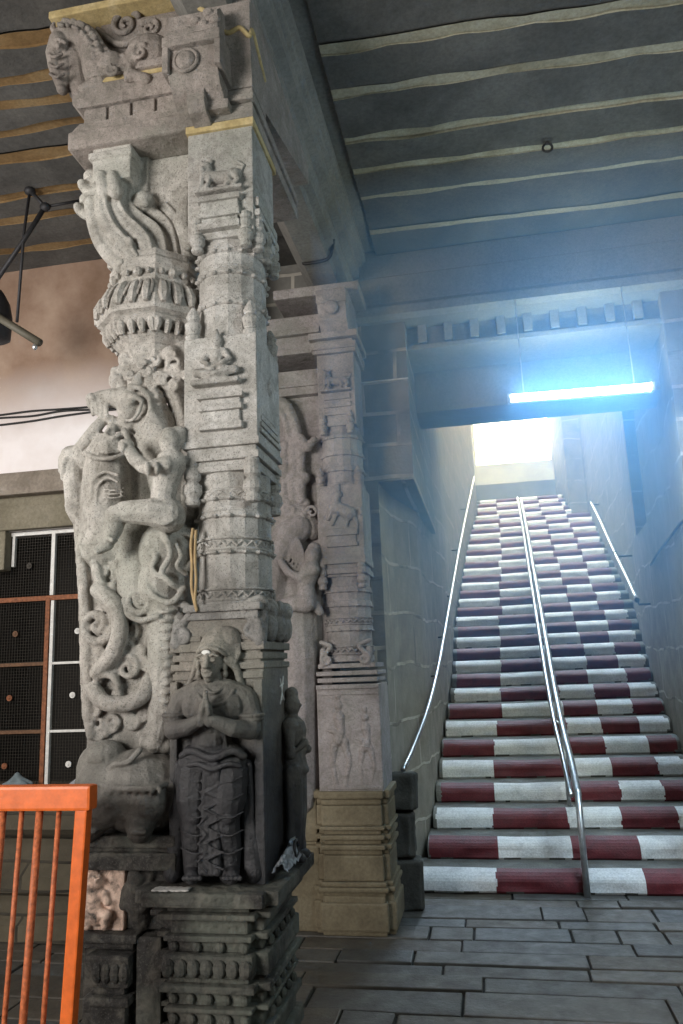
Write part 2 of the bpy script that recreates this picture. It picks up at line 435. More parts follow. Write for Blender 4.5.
# front beam with moulded lower edge, dentil course, deep lintel and the short roof behind
def front_beam():
    bm = bmesh.new()
    prof = [(FY - .02, 5.28), (FY - .02, 4.80), (FY - .05, 4.78), (FY - .05, 4.55), (FY - .10, 4.50), (FY - .10, 4.43), (FY - .05, 4.40), (FY + .5, 4.40), (FY + .5, 5.28)]
    prism(bm, prof, 'x', -.95, 3.6); fixn(bm)
    return bm_obj('trim_front_beam', bm, [M_lint], kind='structure')
front_beam()
def dentils():
    bm = bmesh.new(); box(bm, (-.46, FY + .16, 4.22), (1.55, FY + .6, 4.41))
    for k in range(9): box(bm, (-.36 + .21 * k, FY + .10, 4.25), (-.29 + .21 * k, FY + .17, 4.41), 0, .006)
    box(bm, (-.46, FY + .10, 4.19), (1.55, FY + .62, 4.235), 0, .008)
    return bm_obj('trim_dentil_course', bm, [M_lint], kind='structure')
dentils()
lb = at(440, 411, 6.45).z
struct('trim_deep_lintel', [M_lint], ((-.455, 6.45, lb), (1.75, 6.95, 5.6)), bev=.01)
struct('trim_lintel_soffit', [M_lint], ((-.455, FY + .5, 4.32), (1.75, 6.46, 5.6)))
struct('ceiling_passage', [M_ceil], ((-.7, 6.9, 5.55), (2.6, 9.6, 5.75)))

# ------------------------------------------------------------------ staircase
SD0, ST, SR, NS = 6.1585, .3421, .15407, 35
LX = [-.63, -.60, -.53, -.50, -.50, -.50, -.48, -.45, -.40, -.38, -.39, -.38, -.39, -.37, -.40, -.38, -.36, -.34, -.32, -.30, -.29, -.27, -.25, -.23, -.21, -.19, -.16, -.14, -.12, -.09, -.05, 0, .03, .06, .10]
def rx(i):
    if i >= 31: return 1.97
    return [1.56, 1.6, 1.64, 1.67, 1.69, 1.71][i] if i < 6 else 1.71 + (2.35 - 1.71) * (i - 5) / 25
def cols(i):
    K = {0: (-.05, .57, 1.0, 1.44), 1: (-.02, .54, 1.05, 1.44), 2: (-.05, .56, .98, 1.42), 3: (-.02, .6, 1.05, 1.40), 4: (-.01, .67, 1.04, 1.44), 5: (.01, .72, 1.05, 1.44), 6: (.05, .74, 1.08, 1.44), 7: (.12, .76, 1.1, 1.45), 8: (.12, .76, 1.13, 1.5)}
    if i in K: return K[i]
    u = (i - 9) / 20.0; r = random.Random(i)
    return tuple(a + (b - a) * min(u, 1) + r.uniform(-.03, .03) for a, b in zip((.14, .76, 1.14, 1.52), (.48, 1.0, 1.4, 1.86)))
stair = empty('staircase', (.5, SD0, 0), 'steep stone staircase painted in red and white chequered risers', 'staircase')
def wallx(P, y):
    for (xa, ya), (xb, yb) in zip(P, P[1:]):
        if ya <= y <= yb: return xa + (xb - xa) * (y - ya) / (yb - ya)
    return P[-1][0] if y > P[-1][1] else P[0][0]
RWALL = RW + [(1.83, 9.3), (2.08, 11.3), (2.22, 14.2), (2.36, 16.7), (2.36, 16.7001), (2.0, 16.7002), (2.03, 19.5)]
def step(i):
    bm = bmesh.new(); y0 = SD0 + i * ST; z0 = i * SR; z1 = z0 + SR; ye = y0 + ST + .06; xl, xr = max(wallx(LW, y0), wallx(LW, ye)) + .004, min(wallx(RWALL, y0), wallx(RWALL, ye)) - .004
    pl, pr_ = max(LX[i], xl) + .012, min(rx(i), xr) - .012
    cb = [pl] + list(cols(i)) + [pr_]
    nx, nz = 220, 9; rows = []
    for b in range(nz + 1):
        v = b / nz; row = []
        for a in range(nx + 1):
            x = xl + (xr - xl) * a / nx; z = z0 + (z1 - z0) * v
            wear = -.012 * noise.noise(Vector((x * 5, i * 3.7, z * 14))) - .016 * (1 if .08 < v < .95 else 0)
            rnd_ = .115 * (max(0, v - .5) / .5) ** 2.4
            sag = -.010 * math.exp(-((x - .2) / .35) ** 2) if b == nz else 0
            row.append(bm.verts.new((x, y0 + .016 + wear + rnd_, z + sag)))
        rows.append(row)
    for b in range(nz):
        for a in range(nx):
            f = bm.faces.new((rows[b][a], rows[b][a + 1], rows[b + 1][a + 1], rows[b + 1][a])); f.smooth = True
            x = xl + (xr - xl) * (a + .5) / nx; v = (b + .5) / nz
            xx = x + .010 * noise.noise(Vector((v * 3, i * 2.3, x * 2))) + .006 * noise.noise(Vector((v * 11, i * 5.3, x * 9)))
            mi = 2
            if cb[0] < xx < cb[-1] and v > .05 + .04 * noise.noise(Vector((x * 6, i, 0))) and v < .97:
                k = sum(xx > c for c in cb) - 1
                mi = (k + i) % 2
                if xx > cb[-1] - .03 and (v < .25 or v > .9): mi = 2
            f.material_index = mi
    # tread running back under the next riser
    back = [bm.verts.new((r.co.x, y0 + ST + .06, z1)) for r in rows[-1]]
    N2 = 3; prev = rows[-1]
    for q in range(1, N2 + 1):
        cur = back if q == N2 else [bm.verts.new((p.co.x, p.co.y + (y0 + ST + .06 - p.co.y) * q / N2, z1 + .004 * noise.noise(Vector((p.co.x * 4, q, i))))) for p in rows[-1]]
        for a in range(nx):
            f = bm.faces.new((prev[a], prev[a + 1], cur[a + 1], cur[a])); f.material_index = 2; f.smooth = True
        prev = cur
    lo = [bm.verts.new((xl, y0 + ST + .06, z0 - .05)), bm.verts.new((xr, y0 + ST + .06, z0 - .05))]
    bm.faces.new((back[0], back[-1], lo[1], lo[0])).material_index = 2
    return bm_obj('step', bm, [M_white_paint, M_red_paint, M_tread], stair)
for i in range(NS): step(i)
# landing, whitewashed parapet and bright opening at the head of the stairs
LZ = NS * SR; LY = SD0 + NS * ST
struct('floor_landing', [M_tread], ((-.3, LY - .04, LZ - .3), (2.6, 20.2, LZ)))
bw = [at(475, 465, 19.5), at(553, 465, 19.5), at(475, 408, 19.5), at(475, 486, 19.5)]
struct('wall_head_of_stairs', [M_limewall], ((-.7, 19.5, -.3), (2.8, 19.8, bw[0].z - .02)), ((-.6, 19.5, bw[0].z - .03), (.10, 19.8, 9.5)), ((2.0, 19.5, bw[0].z - .03), (2.7, 19.8, 9.5)), ((-.6, 19.5, 8.3), (2.7, 19.8, 9.5)))

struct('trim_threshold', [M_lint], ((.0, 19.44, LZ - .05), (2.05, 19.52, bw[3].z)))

# ------------------------------------------------------------------ carved stone palette
def pillar_stone(name, pale, mid, deep, stain=None, carve=0, stain_r=(.75, 1.25), stain_col=(.022, .022, .024)):
    """weathered granite; 'stain' is the middle of a soaked-in lamp-oil patch left by worshippers' hands"""
    t = NT(name); n1 = t.noise(2.6, 7, .66, dist=.5)
    col = t.ramp(n1, [(.30, deep), (.48, mid), (.66, pale)])
    n2 = t.noise(55, 5, .7); col = t.mix(.5, col, t.ramp(n2, [(.32, (.5,) * 3), (.6, (1,) * 3)]), 'MULTIPLY')
    moss = t.ramp(t.noise(1.9, 4, .6), [(.5, 0), (.68, .35)]); col = t.mix(moss, col, (.30, .34, .28))
    grime = t.ramp(t.noise(9, 7, .72, dist=.8), [(.47, 0), (.63, .5)]); col = t.mix(grime, col, (.17, .16, .135))
    pit = t.ramp(t.noise(170, 2, .5), [(.36, 1), (.42, 0)]); col = t.mix(t.math('MULTIPLY', pit, .55), col, (.10, .095, .085))
    rough = .86
    nr = t.bump(t.noise(22, 7, .74), .8, .016); nr = t.bump(n2, .7, .005, nr)
    if carve:
        v = t.n('ShaderNodeTexVoronoi', feature='SMOOTH_F1'); v.inputs['Scale'].default_value = carve; t.l(t.pos, v.inputs['Vector'])
        nr = t.bump(v.outputs['Distance'], .6, .014, nr)
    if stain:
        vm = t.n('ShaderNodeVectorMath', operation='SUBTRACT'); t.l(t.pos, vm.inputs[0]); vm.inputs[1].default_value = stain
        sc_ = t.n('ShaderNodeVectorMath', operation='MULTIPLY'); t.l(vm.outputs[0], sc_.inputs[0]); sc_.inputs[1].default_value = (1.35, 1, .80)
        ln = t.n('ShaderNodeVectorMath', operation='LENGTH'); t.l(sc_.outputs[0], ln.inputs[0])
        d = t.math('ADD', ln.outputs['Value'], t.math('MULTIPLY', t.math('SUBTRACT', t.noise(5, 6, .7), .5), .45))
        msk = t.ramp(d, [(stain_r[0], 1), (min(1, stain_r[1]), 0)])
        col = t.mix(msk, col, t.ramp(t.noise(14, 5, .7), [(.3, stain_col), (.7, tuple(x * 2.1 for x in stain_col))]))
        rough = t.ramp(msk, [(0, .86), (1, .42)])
    return t.fin(col, rough, nr)
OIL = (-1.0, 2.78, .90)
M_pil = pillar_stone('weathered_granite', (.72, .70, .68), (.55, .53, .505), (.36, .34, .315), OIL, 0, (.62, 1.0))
M_orn = pillar_stone('carved_granite', (.68, .645, .61), (.51, .48, .445), (.32, .30, .27), (-1.40, 2.85, .80), 26, (.36, .78), (.045, .042, .038))
M_beast = pillar_stone('smooth_carved_granite', (.68, .65, .61), (.52, .495, .46), (.34, .32, .285), (-1.40, 2.85, .80), 0, (.36, .78), (.045, .042, .038))
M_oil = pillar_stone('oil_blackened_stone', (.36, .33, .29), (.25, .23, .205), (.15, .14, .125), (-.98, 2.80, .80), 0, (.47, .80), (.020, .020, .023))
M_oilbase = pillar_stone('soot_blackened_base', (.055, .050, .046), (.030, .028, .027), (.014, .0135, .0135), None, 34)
M_topstone = pillar_stone('brown_granite', (.46, .40, .37), (.33, .29, .265), (.20, .17, .155), None, 22)
M_joint = stone('yellow_cement_joint', (.42, .32, .15), (.56, .44, .22), (.66, .55, .33), 6, .4, .95, 50)
M_pink = stone('pink_flaking_paint', (.07, .06, .055), (.74, .54, .44), (.84, .66, .56), 22, .5, .8, 90)
M_chalk = plain('chalk', (.75, .75, .73), .95)

def oct_shaft(bm, cx, cy, prof, seg=16, sy=1.06):
    lathe(bm, [(r, z) for r, z in prof], (cx, cy, 0), seg, PI / seg, 1, sy)
def petal_lip(bm, cx, cy, z, r, n=16, seg=16, sy=1.06, size=.016):
    """row of small drooping petals where one drum overhangs the next"""
    for k in range(n):
        a = 2 * PI * k / n + PI / n
        c = (cx + r * math.cos(a), cy + sy * r * math.sin(a), z)
        ellip(bm, c, (size * 1.1, size * 1.1, size * .55), seg=6)
def frieze(bm, cx, cy, z, r, h, n=48, sy=1.06):
    for k in range(n):
        a = 2 * PI * k / n
        s = (-1) ** k
        ca = Vector((cx + r * math.cos(a), cy + sy * r * math.sin(a), z + s * h * .22)); a2 = 2 * PI * (k + 1) / n
        cb = Vector((cx + r * math.cos(a2), cy + sy * r * math.sin(a2), z - s * h * .22))
        tube(bm, [ca, cb], h * .13, 5)
    for dz in (-.5, .5):
        pts = [Vector((cx + r * math.cos(2 * PI * k / 32), cy + sy * r * math.sin(2 * PI * k / 32), z + dz * h)) for k in range(33)]
        tube(bm, pts, h * .1, 5)
def pendant(bm, x, y, zt, s=1.0):
    lathe(bm, [(.026 * s, 0), (.030 * s, -.02 * s), (.024 * s, -.03 * s), (.034 * s, -.05 * s), (.034 * s, -.075 * s), (.022 * s, -.088 * s), (.037 * s, -.105 * s), (.040 * s, -.135 * s), (.026 * s, -.155 * s), (.032 * s, -.172 * s), (.028 * s, -.185 * s), (.010 * s, -.19 * s)][::-1], (x, y, zt), 12)
def finial(bm, x, y, zb, s=1.0):
    lathe(bm, [(.030 * s, 0), (.034 * s, .02 * s), (.024 * s, .03 * s), (.030 * s, .045 * s), (.036 * s, .075 * s), (.022 * s, .095 * s), (.030 * s, .11 * s), (.018 * s, .135 * s), (.006 * s, .155 * s)], (x, y, zb), 12)
def mould(bm, x0, x1, y0, y1, levels, bev=.006):
    """stack of square slabs; levels = (z0, z1, how far it sticks out)"""
    for z0, z1, e in levels: box(bm, (x0 - e, y0 - e, z0), (x1 + e, y1 + e, z1), 0, bev)

def redented(bm, x0, x1, y0, y1, levels, d=.045):
    """plinth mouldings on a cross-shaped plan: every course repeats the stepped corners"""
    for z0, z1, e in levels:
        b = min(.012, (z1 - z0) * .3)
        box(bm, (x0 - e, y0 + d - e, z0), (x1 + e, y1 - d + e, z1), 0, b)
        box(bm, (x0 + d - e, y0 - e, z0 + .0007), (x1 - d + e, y1 + e, z1 - .0007), 0, b)

PX, PY = -.985, 2.97
pil = empty('carved_pillar', (PX, PY, 0), 'nearest pale granite pillar with rearing beast, rider and oil-blackened praying figure', 'pillar')
def front_shaft():
    cx, cy = PX, PY; bm = bmesh.new()
    # upper square block
    box(bm, (cx - .145, cy - .165, 3.50), (cx + .150, cy + .165, 4.02), 0, .006)
    mould(bm, cx - .075, cx + .085, cy - .185, cy + .165, [(3.53, 3.56, .012), (3.56, 3.585, 0), (3.585, 3.62, .012), (3.62, 3.66, .004), (3.66, 3.685, .016)], .004)
    mould(bm, cx - .12, cx + .16, cy - .14, cy + .14, [(3.54, 3.575, .012), (3.59, 3.62, .016), (3.64, 3.68, .01)], .004)
    for sx in (-.10, .115):
        pendant(bm, cx + sx, cy - .165, 3.60, .85)
    for sy in (-.12, .0, .12): pendant(bm, cx + .155, cy + sy, 3.60, .85)
    # sixteen-sided drums, each overhanging the next
    P = []
    zs = [(3.52, 3.44), (3.44, 3.34), (3.34, 3.20), (3.20, 3.03)]
    for a, b in zs:
        P += [(.146, a), (.146, b + .045), (.151, b + .042), (.154, b + .004), (.148, b)]
    oct_shaft(bm, cx, cy, P[::-1])
    for a, b in zs[:-1]: petal_lip(bm, cx, cy, b + .006, .150); frieze(bm, cx, cy, b + .026, .150, .026)
    # middle square block
    box(bm, (cx - .155, cy - .175, 2.60), (cx + .155, cy + .175, 3.05), 0, .006)
    mould(bm, cx - .150, cx + .150, cy - .17, cy + .17, [(2.575, 2.605, .012), (2.55, 2.575, -.004), (2.52, 2.55, .008), (2.50, 2.52, -.008), (2.475, 2.50, -.002)], .005)
    mould(bm, cx - .07, cx + .085, cy - .19, cy - .12, [(2.64, 2.67, .014), (2.67, 2.72, .002), (2.72, 2.745, .014), (2.745, 2.77, .004), (2.77, 2.79, .020)], .005)
    for sx in (-.125, .125):
        for sy in (-.15, .15):
            pendant(bm, cx + sx, cy + sy * 1.03, 2.53, 1.0); finial(bm, cx + sx, cy + sy, 3.045, 1.0)
    for k in range(4): box(bm, (cx + .15, cy - .15 + .012 * k, 2.63 + .03 * k), (cx + .166 - .003 * k, cy + .15 - .012 * k, 2.648 + .03 * k), 0, .003)
    ellip(bm, (cx + .152, cy + .01, 2.87), (.016, .034, .038), seg=8)
    # lower drums
    P = []
    for a, b in ((2.49, 2.36), (2.36, 2.29), (2.29, 2.145), (2.145, 1.945)):
        P += [(.149, a), (.149, b + .05 if a - b > .1 else b + .03), (.155, b + .045 if a - b > .1 else b + .025), (.158, b + .005), (.150, b)]
    oct_shaft(bm, cx, cy, P[::-1])
    for z in (2.36, 2.29, 2.145): petal_lip(bm, cx, cy, z + .006, .153)
    for z, h in ((2.385, .03), (2.185, .045), (1.985, .045)): frieze(bm, cx, cy, z, .155, h)
    # mouldings under the drums
    mould(bm, cx - .155, cx + .150, cy - .17, cy + .17, [(1.92, 1.95, .004), (1.89, 1.92, -.01)], .006)
    fixn(bm)
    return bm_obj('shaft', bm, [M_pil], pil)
front_shaft()
def niche():
    cx, cy = -1.005, 3.0; bm = bmesh.new()
    box(bm, (cx - .185, cy - .17, .93), (cx + .175, cy + .19, 1.72), 0, .01)
    box(bm, (cx - .165, cy - .175, 1.70), (cx + .165, cy + .18, 1.90), 0, .01)
    for z0, z1, e in [(1.665, 1.69, .002), (1.70, 1.725, .008), (1.735, 1.76, .002), (1.77, 1.80, .010), (1.81, 1.83, .002)]:
        for sx in (-1, 1):
            x0, x1 = (cx - .185, cx - .075) if sx < 0 else (cx + .07, cx + .172)
            box(bm, (x0 - e, cy - .18 - e, z0), (x1 + e, cy + .19 + e, z1), 0, .004)
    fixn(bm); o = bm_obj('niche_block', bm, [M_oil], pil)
    # scrolled leaves at the shoulders of the block
    for sx, c in ((-1, (-1.15, 2.82, 1.835)), (1, (-.875, 2.82, 1.85))):
        cl = Clay()
        cl.spiral(c, .042, 1.4, .014, a0=PI / 2, sgn=-sx)
        cl.limb(catmull([(c[0] + sx * .005, 2.83, 1.88), (c[0] - sx * .03, 2.82, 1.93), (c[0] + sx * .03, 2.84, 1.965), (c[0] + sx * .05, 2.87, 1.93)]), .016)
        cl.limb([(c[0] + sx * .03, 2.83, 1.80), (c[0] + sx * .03, 2.86, 1.90)], .028)
        cl.block((c[0] - .03, 2.83, 1.80), (c[0] + .03, 2.88, 1.9))
        cl.done('scroll_leaf', M_pil, pil, .006, 2)
    cl = Clay()
    for sy in (2.92, 3.05, 3.15):
        cl.ball((-.83, sy, 1.86), (.03, .06, .06)); cl.ball((-.825, sy, 1.93), (.03, .05, .04))
    cl.block((-.87, 2.88, 1.82), (-.83, 3.18, 1.94)); cl.done('scroll_leaf', M_pil, pil, .006, 2)
niche()
def front_base():
    bm = bmesh.new()
    redented(bm, -1.225, -.835, 2.76, 3.27, [(.895, .945, .072), (.865, .895, .004), (.845, .865, .030), (.79, .845, -.006), (.77, .79, .012), (.73, .77, -.012), (.655, .73, .016), (.635, .655, -.004), (.61, .635, .022), (.56, .61, -.012), (.545, .56, .010), (.49, .545, -.014), (.46, .49, .020), (.40, .46, .0), (.34, .40, .024), (.30, .34, -.01), (.16, .30, .012), (.0, .16, .045)])
    # rows of small rosettes and petals along the courses
    for z, r, n in ((.75, .018, 4), (.585, .017, 5), (.52, .018, 5)):
        for k in range(n):
            x = -1.16 + .26 * k / (n - 1)
            ellip(bm, (x, 2.765, z), (r, .014, r), seg=8)
        for k in range(5):
            ellip(bm, (-.83, 2.86 + .075 * k, z), (.014, r, r), seg=8)
    for k in range(7): ellip(bm, (-1.17 + .047 * k, 2.738, .69), (.024, .014, .030), seg=8)
    fixn(bm); return bm_obj('base', bm, [M_oilbase], pil)
front_base()
def capital():
    bm = bmesh.new(); x0, x1 = -1.13, -.83
    box(bm, (x0 - .005, 2.79, 4.015), (x1 + .005, 3.16, 4.05), 1, .004)                       # cement bed
    for z0, z1, e in ((4.05, 4.11, .012), (4.11, 4.135, -.004), (4.135, 4.165, .02), (4.165, 4.20, .006)): box(bm, (x0 - e, 2.80 - e, z0), (x1 + e * .5, 3.6, z1), 0, .006)
    prism(bm, [(2.80, 4.19), (3.95, 4.50), (3.95, 4.62), (2.80, 4.70)], 'x', x0 + .0, x1 - .002)   # arm running back under the beam
    prism(bm, [(2.79, 4.20), (2.775, 4.30), (2.765, 4.42), (2.765, 4.62), (3.0, 4.62), (3.0, 4.20)], 'x', -1.05, x1 + .004)
    fixn(bm); o = bm_obj('capital', bm, [M_topstone, M_joint], pil)
    # hooded nose of the corbel with its round boss
    b2 = bmesh.new(); YF = 2.66; zz = lambda y: at(190, y, YF).z
    xa, xb = at(164, 60, YF).x, at(222, 60, YF).x
    prism(b2, [(2.82, zz(104)), (2.76, zz(92)), (YF + .03, zz(82)), (YF, zz(74)), (YF, zz(14)), (2.70, zz(6)), (2.82, zz(0))], 'x', xa + .02, xb - .02)
    box(b2, (xa, YF - .03, zz(48)), (xb, YF + .15, zz(38)), 0, .006); box(b2, (xa + .012, YF - .016, zz(38)), (xb - .012, YF + .1, zz(30)), 0, .006)
    for xx in (xa + .014, xb - .014): box(b2, (xx - .014, YF - .024, zz(72)), (xx + .014, YF + .15, zz(46)), 0, .004)
    prism(b2, [(2.80, zz(74)), (2.70, zz(76)), (2.695, zz(94)), (2.72, zz(103)), (2.80, zz(107))], 'x', at(187, 90, 2.7).x, at(204, 90, 2.7).x)
    box(b2, (at(196, 110, 2.74).x, 2.74, at(196, 112, 2.74).z), (at(228, 110, 2.74).x, 2.85, at(196, 103, 2.74).z), 0, .006)
    for k, (sx, sy) in enumerate(((195, 22), (208, 16), (203, 27), (215, 24), (186, 30))): ellip(b2, (at(sx, sy, YF).x, YF, zz(sy)), (.026, .018, .018), seg=8)
    fixn(b2); nose = bm_obj('corbel', b2, [M_topstone], pil)
    b3 = bmesh.new(); c = at(186, 61, YF - .004)
    ellip(b3, c, (.046, .030, .046), seg=18)
    tube(b3, [c + Vector((.052 * math.cos(a), -.004, .052 * math.sin(a))) for a in [2 * PI * k / 28 for k in range(29)]], .009, 6)
    bm_obj('boss', b3, [M_topstone], nose, smooth=True)
capital()

# ------------------------------------------------------------------ reliefs on the shaft
def seated_figure(name, c, s, mat, parent, y=0):
    cl = Clay(); x, Y, z = c
    v = lambda a, b, d=0: (x + a * s, Y + d * s, z + b * s)
    cl.ball(v(0, .44), (.085 * s, .07 * s, .10 * s)); cl.limb([v(0, .52), v(0, .62)], [.06 * s, .025 * s])
    cl.limb([v(0, .32), v(0, .20), v(0, .06)], [.10 * s, .085 * s, .12 * s], flat=(Vector((0, 1, 0)), .8))
    for k in (-1, 1):
        cl.limb([v(.10 * k, .31), v(.19 * k, .17, -.04), v(.10 * k, .10, -.10)], [.05 * s, .042 * s, .036 * s])
        cl.limb([v(.08 * k, .03), v(.27 * k, .0, -.05), v(.02 * k, -.06, -.12)], [.075 * s, .065 * s, .05 * s])
    cl.block((x - .34 * s, Y - .12 * s, z - .19 * s), (x + .34 * s, Y + .15 * s, z - .11 * s))
    return cl.done(name, mat, parent, .0055, 2)
seated_figure('seated_figure', (-.995, 2.785, 2.885), .30, M_pil, pil)
def lion(name, c, s, mat, parent, d=1):
    cl = Clay(); x, Y, z = c; v = lambda a, b, e=0: (x + d * a * s, Y + e * s, z + b * s)
    cl.ball(v(-.30, .42, -.05), (.16 * s, .13 * s, .18 * s)); cl.ball(v(-.34, .34, -.16), (.08 * s, .09 * s, .08 * s))
    for k in (-.1, .12): cl.ball(v(-.30 + k, .62, -.03), (.05 * s, .05 * s, .07 * s))
    cl.limb([v(-.27, .25), v(-.1, .2), v(.25, .17), v(.38, .2)], [.17 * s, .15 * s, .16 * s, .17 * s])
    for a in (-.36, -.20): cl.limb([v(a, .22, -.10), v(a, .0, -.14), v(a - .05, -.12, -.16)], [.07 * s, .055 * s, .06 * s])
    for a in (.22, .42): cl.limb([v(a, .15, -.06), v(a + .06, .0, -.14), v(a - .03, -.11, -.12)], [.10 * s, .07 * s, .06 * s])
    cl.limb([v(.50, .25), v(.60, .42), v(.45, .52)], [.04 * s, .035 * s, .05 * s])
    cl.block((x - .55 * s, Y - .18 * s, z - .22 * s), (x + .6 * s, Y + .1 * s, z - .14 * s))
    return cl.done(name, mat, parent, .0055, 2)
lion('lion_relief', (-.985, 2.80, 3.745), .19, M_pil, pil)

# ------------------------------------------------------------------ the rearing beast and what it carries, left of the shaft
def q(px, py, d=0.0): return at(px, py, 2.93 + d)
def qs(pts, d=0.0): return [q(p[0], p[1], (p[2] if len(p) > 2 else 0) + d) for p in pts]
YAX = Vector((0, 1, 0))
def slabs():
    bm = bmesh.new(); xr = -1.10
    def z_(y): return at(130, y, 2.80).z
    def x_(px, y=130): return at(px, y, 2.80).x
    # broad bottom slab, rounded course, block course, ledge
    zb = at(66, 147, 2.8).z
    box(bm, (at(67, 147, 2.8).x, 2.80, zb - .015), (xr, 3.22, zb + .075), 0, .012)
    prism(bm, [(at(68, 147, 2.8).x, zb + .07), (at(78, 130, 2.8).x, zb + .115), (xr, zb + .115), (xr, zb + .07)], 'y', 2.81, 3.2)
    z1 = zb + .112
    box(bm, (at(80, 125, 2.8).x, 2.83, z1), (xr, 3.18, z1 + .085), 0, .006)
    for k in range(5):
        xa = at(83, 125, 2.8).x + .118 * k
        box(bm, (xa, 2.815, z1 + .006), (xa + .104, 2.9, z1 + .078), 0, .006)
    z2 = z1 + .083; xl = at(71, 108, 2.8).x
    prism(bm, [(xl + .03, z2), (xl + .004, z2 + .025), (xl, z2 + .055), (xl + .02, z2 + .09), (xl + .05, z2 + .115), (xr, z2 + .115), (xr, z2)], 'y', 2.805, 3.2)
    z3 = z2 + .114
    box(bm, (xl + .10, 2.80, z3), (xr, 3.2, z3 + .022), 1, .004)
    box(bm, (xl + .08, 2.78, z3 + .02), (xr, 3.2, z3 + .06), 0, .008)
    # stone behind and above the horse
    box(bm, (at(100, 40, 2.93).x, 2.93, z3 + .05), (xr + .02, 3.25, at(100, 10, 2.85).z), 0, .01)
    box(bm, (at(48, 22, 2.85).x, 2.85, at(50, 18, 2.85).z), (xr, 3.25, at(50, 18, 2.85).z + .04), 1, .006)
    fixn(bm); o = bm_obj('cornice_slab', bm, [M_topstone, M_joint], pil)
    cl = Clay(); h = lambda a, b, d=0: at(a, b, 2.86 + d)
    P = catmull([h(104, 82), h(97, 68), h(93, 54), h(86, 43), h(75, 37), h(64, 36)], 4); cl.limb(P, sampled([.085, .07, .058, .052, .046, .042], len(P)))
    cl.limb([h(66, 34), h(58, 42), h(54, 54), h(55, 66), h(59, 79), h(62, 89)], [.046, .044, .040, .034, .030, .024]); cl.ball(h(60, 42, -.02), (.040, .045, .045)); cl.ball(h(62, 90), (.026, .03, .020))
    cl.limb([h(66, 62), h(66, 74), h(66, 84)], [.028, .022, .014])
    cl.ball(h(58, 46, -.055), (.015, .012, .015)); cl.limb(catmull([h(54, 41, -.05), h(59, 39, -.065), h(65, 43, -.055)]), .009)
    cl.limb([h(64, 32), h(63, 25), h(67, 20)], [.022, .020, .010]); cl.limb([h(56, 34), h(53, 28), h(54, 23)], [.018, .016, .008])
    for k in range(3): cl.limb(catmull([h(48 + k, 54 + 10 * k, -.03), h(54 + k, 57 + 10 * k, -.06), h(62 + k, 54 + 10 * k, -.05)]), .008, seg=7)
    cl.limb([h(103, 80), h(125, 75), h(150, 64)], [.075, .07, .09]); cl.ball(h(112, 70, -.02), (.085, .07, .085)); cl.ball(h(150, 58, -.01), (.12, .09, .11))
    cl.limb([h(138, 60, -.05), h(131, 76, -.06), h(147, 79, -.06)], [.05, .035, .025]); cl.limb([h(104, 84, -.03), h(90, 87, -.04), h(83, 90, -.04)], [.035, .03, .026])
    for k in range(13):                                               # braided mane along the crest of the neck
        u = k / 12; i = int(u * (len(P) - 1)); p = P[len(P) - 1 - i]; n_ = Vector((.030 + .012 * u, -.045, .034 - .012 * u))
        cl.ball(p + n_, (.017, .018, .014)); cl.ball(p + n_ * 1.0 + Vector((-.022, -.012, -.026)), (.012, .014, .011))
    cl.limb(catmull([h(61, 26), h(77, 24), h(92, 31), h(103, 47), (h(114, 58))]), .016)
    cl.limb([h(76, 62, .05), h(80, 90, .06)], [.07, .06]); cl.limb([h(70, 45, .06), h(90, 60, .06)], [.05, .07])
    cl.spiral(h(140, 52, -.10), .040, 1.4, .012, a0=1); cl.spiral(h(113, 70, -.095), .032, 1.4, .011, a0=2)
    cl.limb(catmull([h(123, 55, -.05), h(130, 66, -.09), h(126, 80, -.07)]), .011)
    cl.spiral(h(125, 24, .06), .075, 1.6, .018, a0=.5); cl.spiral(h(150, 28, .06), .05, 1.5, .014, a0=2.5, sgn=-1)
    cl.limb(catmull([h(98, 30, .07), h(112, 42, .06), h(124, 44, .05), (h(140, 38, .05))]), .016)
    cl.block((h(100, 40).x, 2.90, h(100, 85).z), (h(165, 40).x, 2.96, h(100, 50).z))
    cl.done('horse_relief', M_topstone, o, .0052, 1)
slabs()

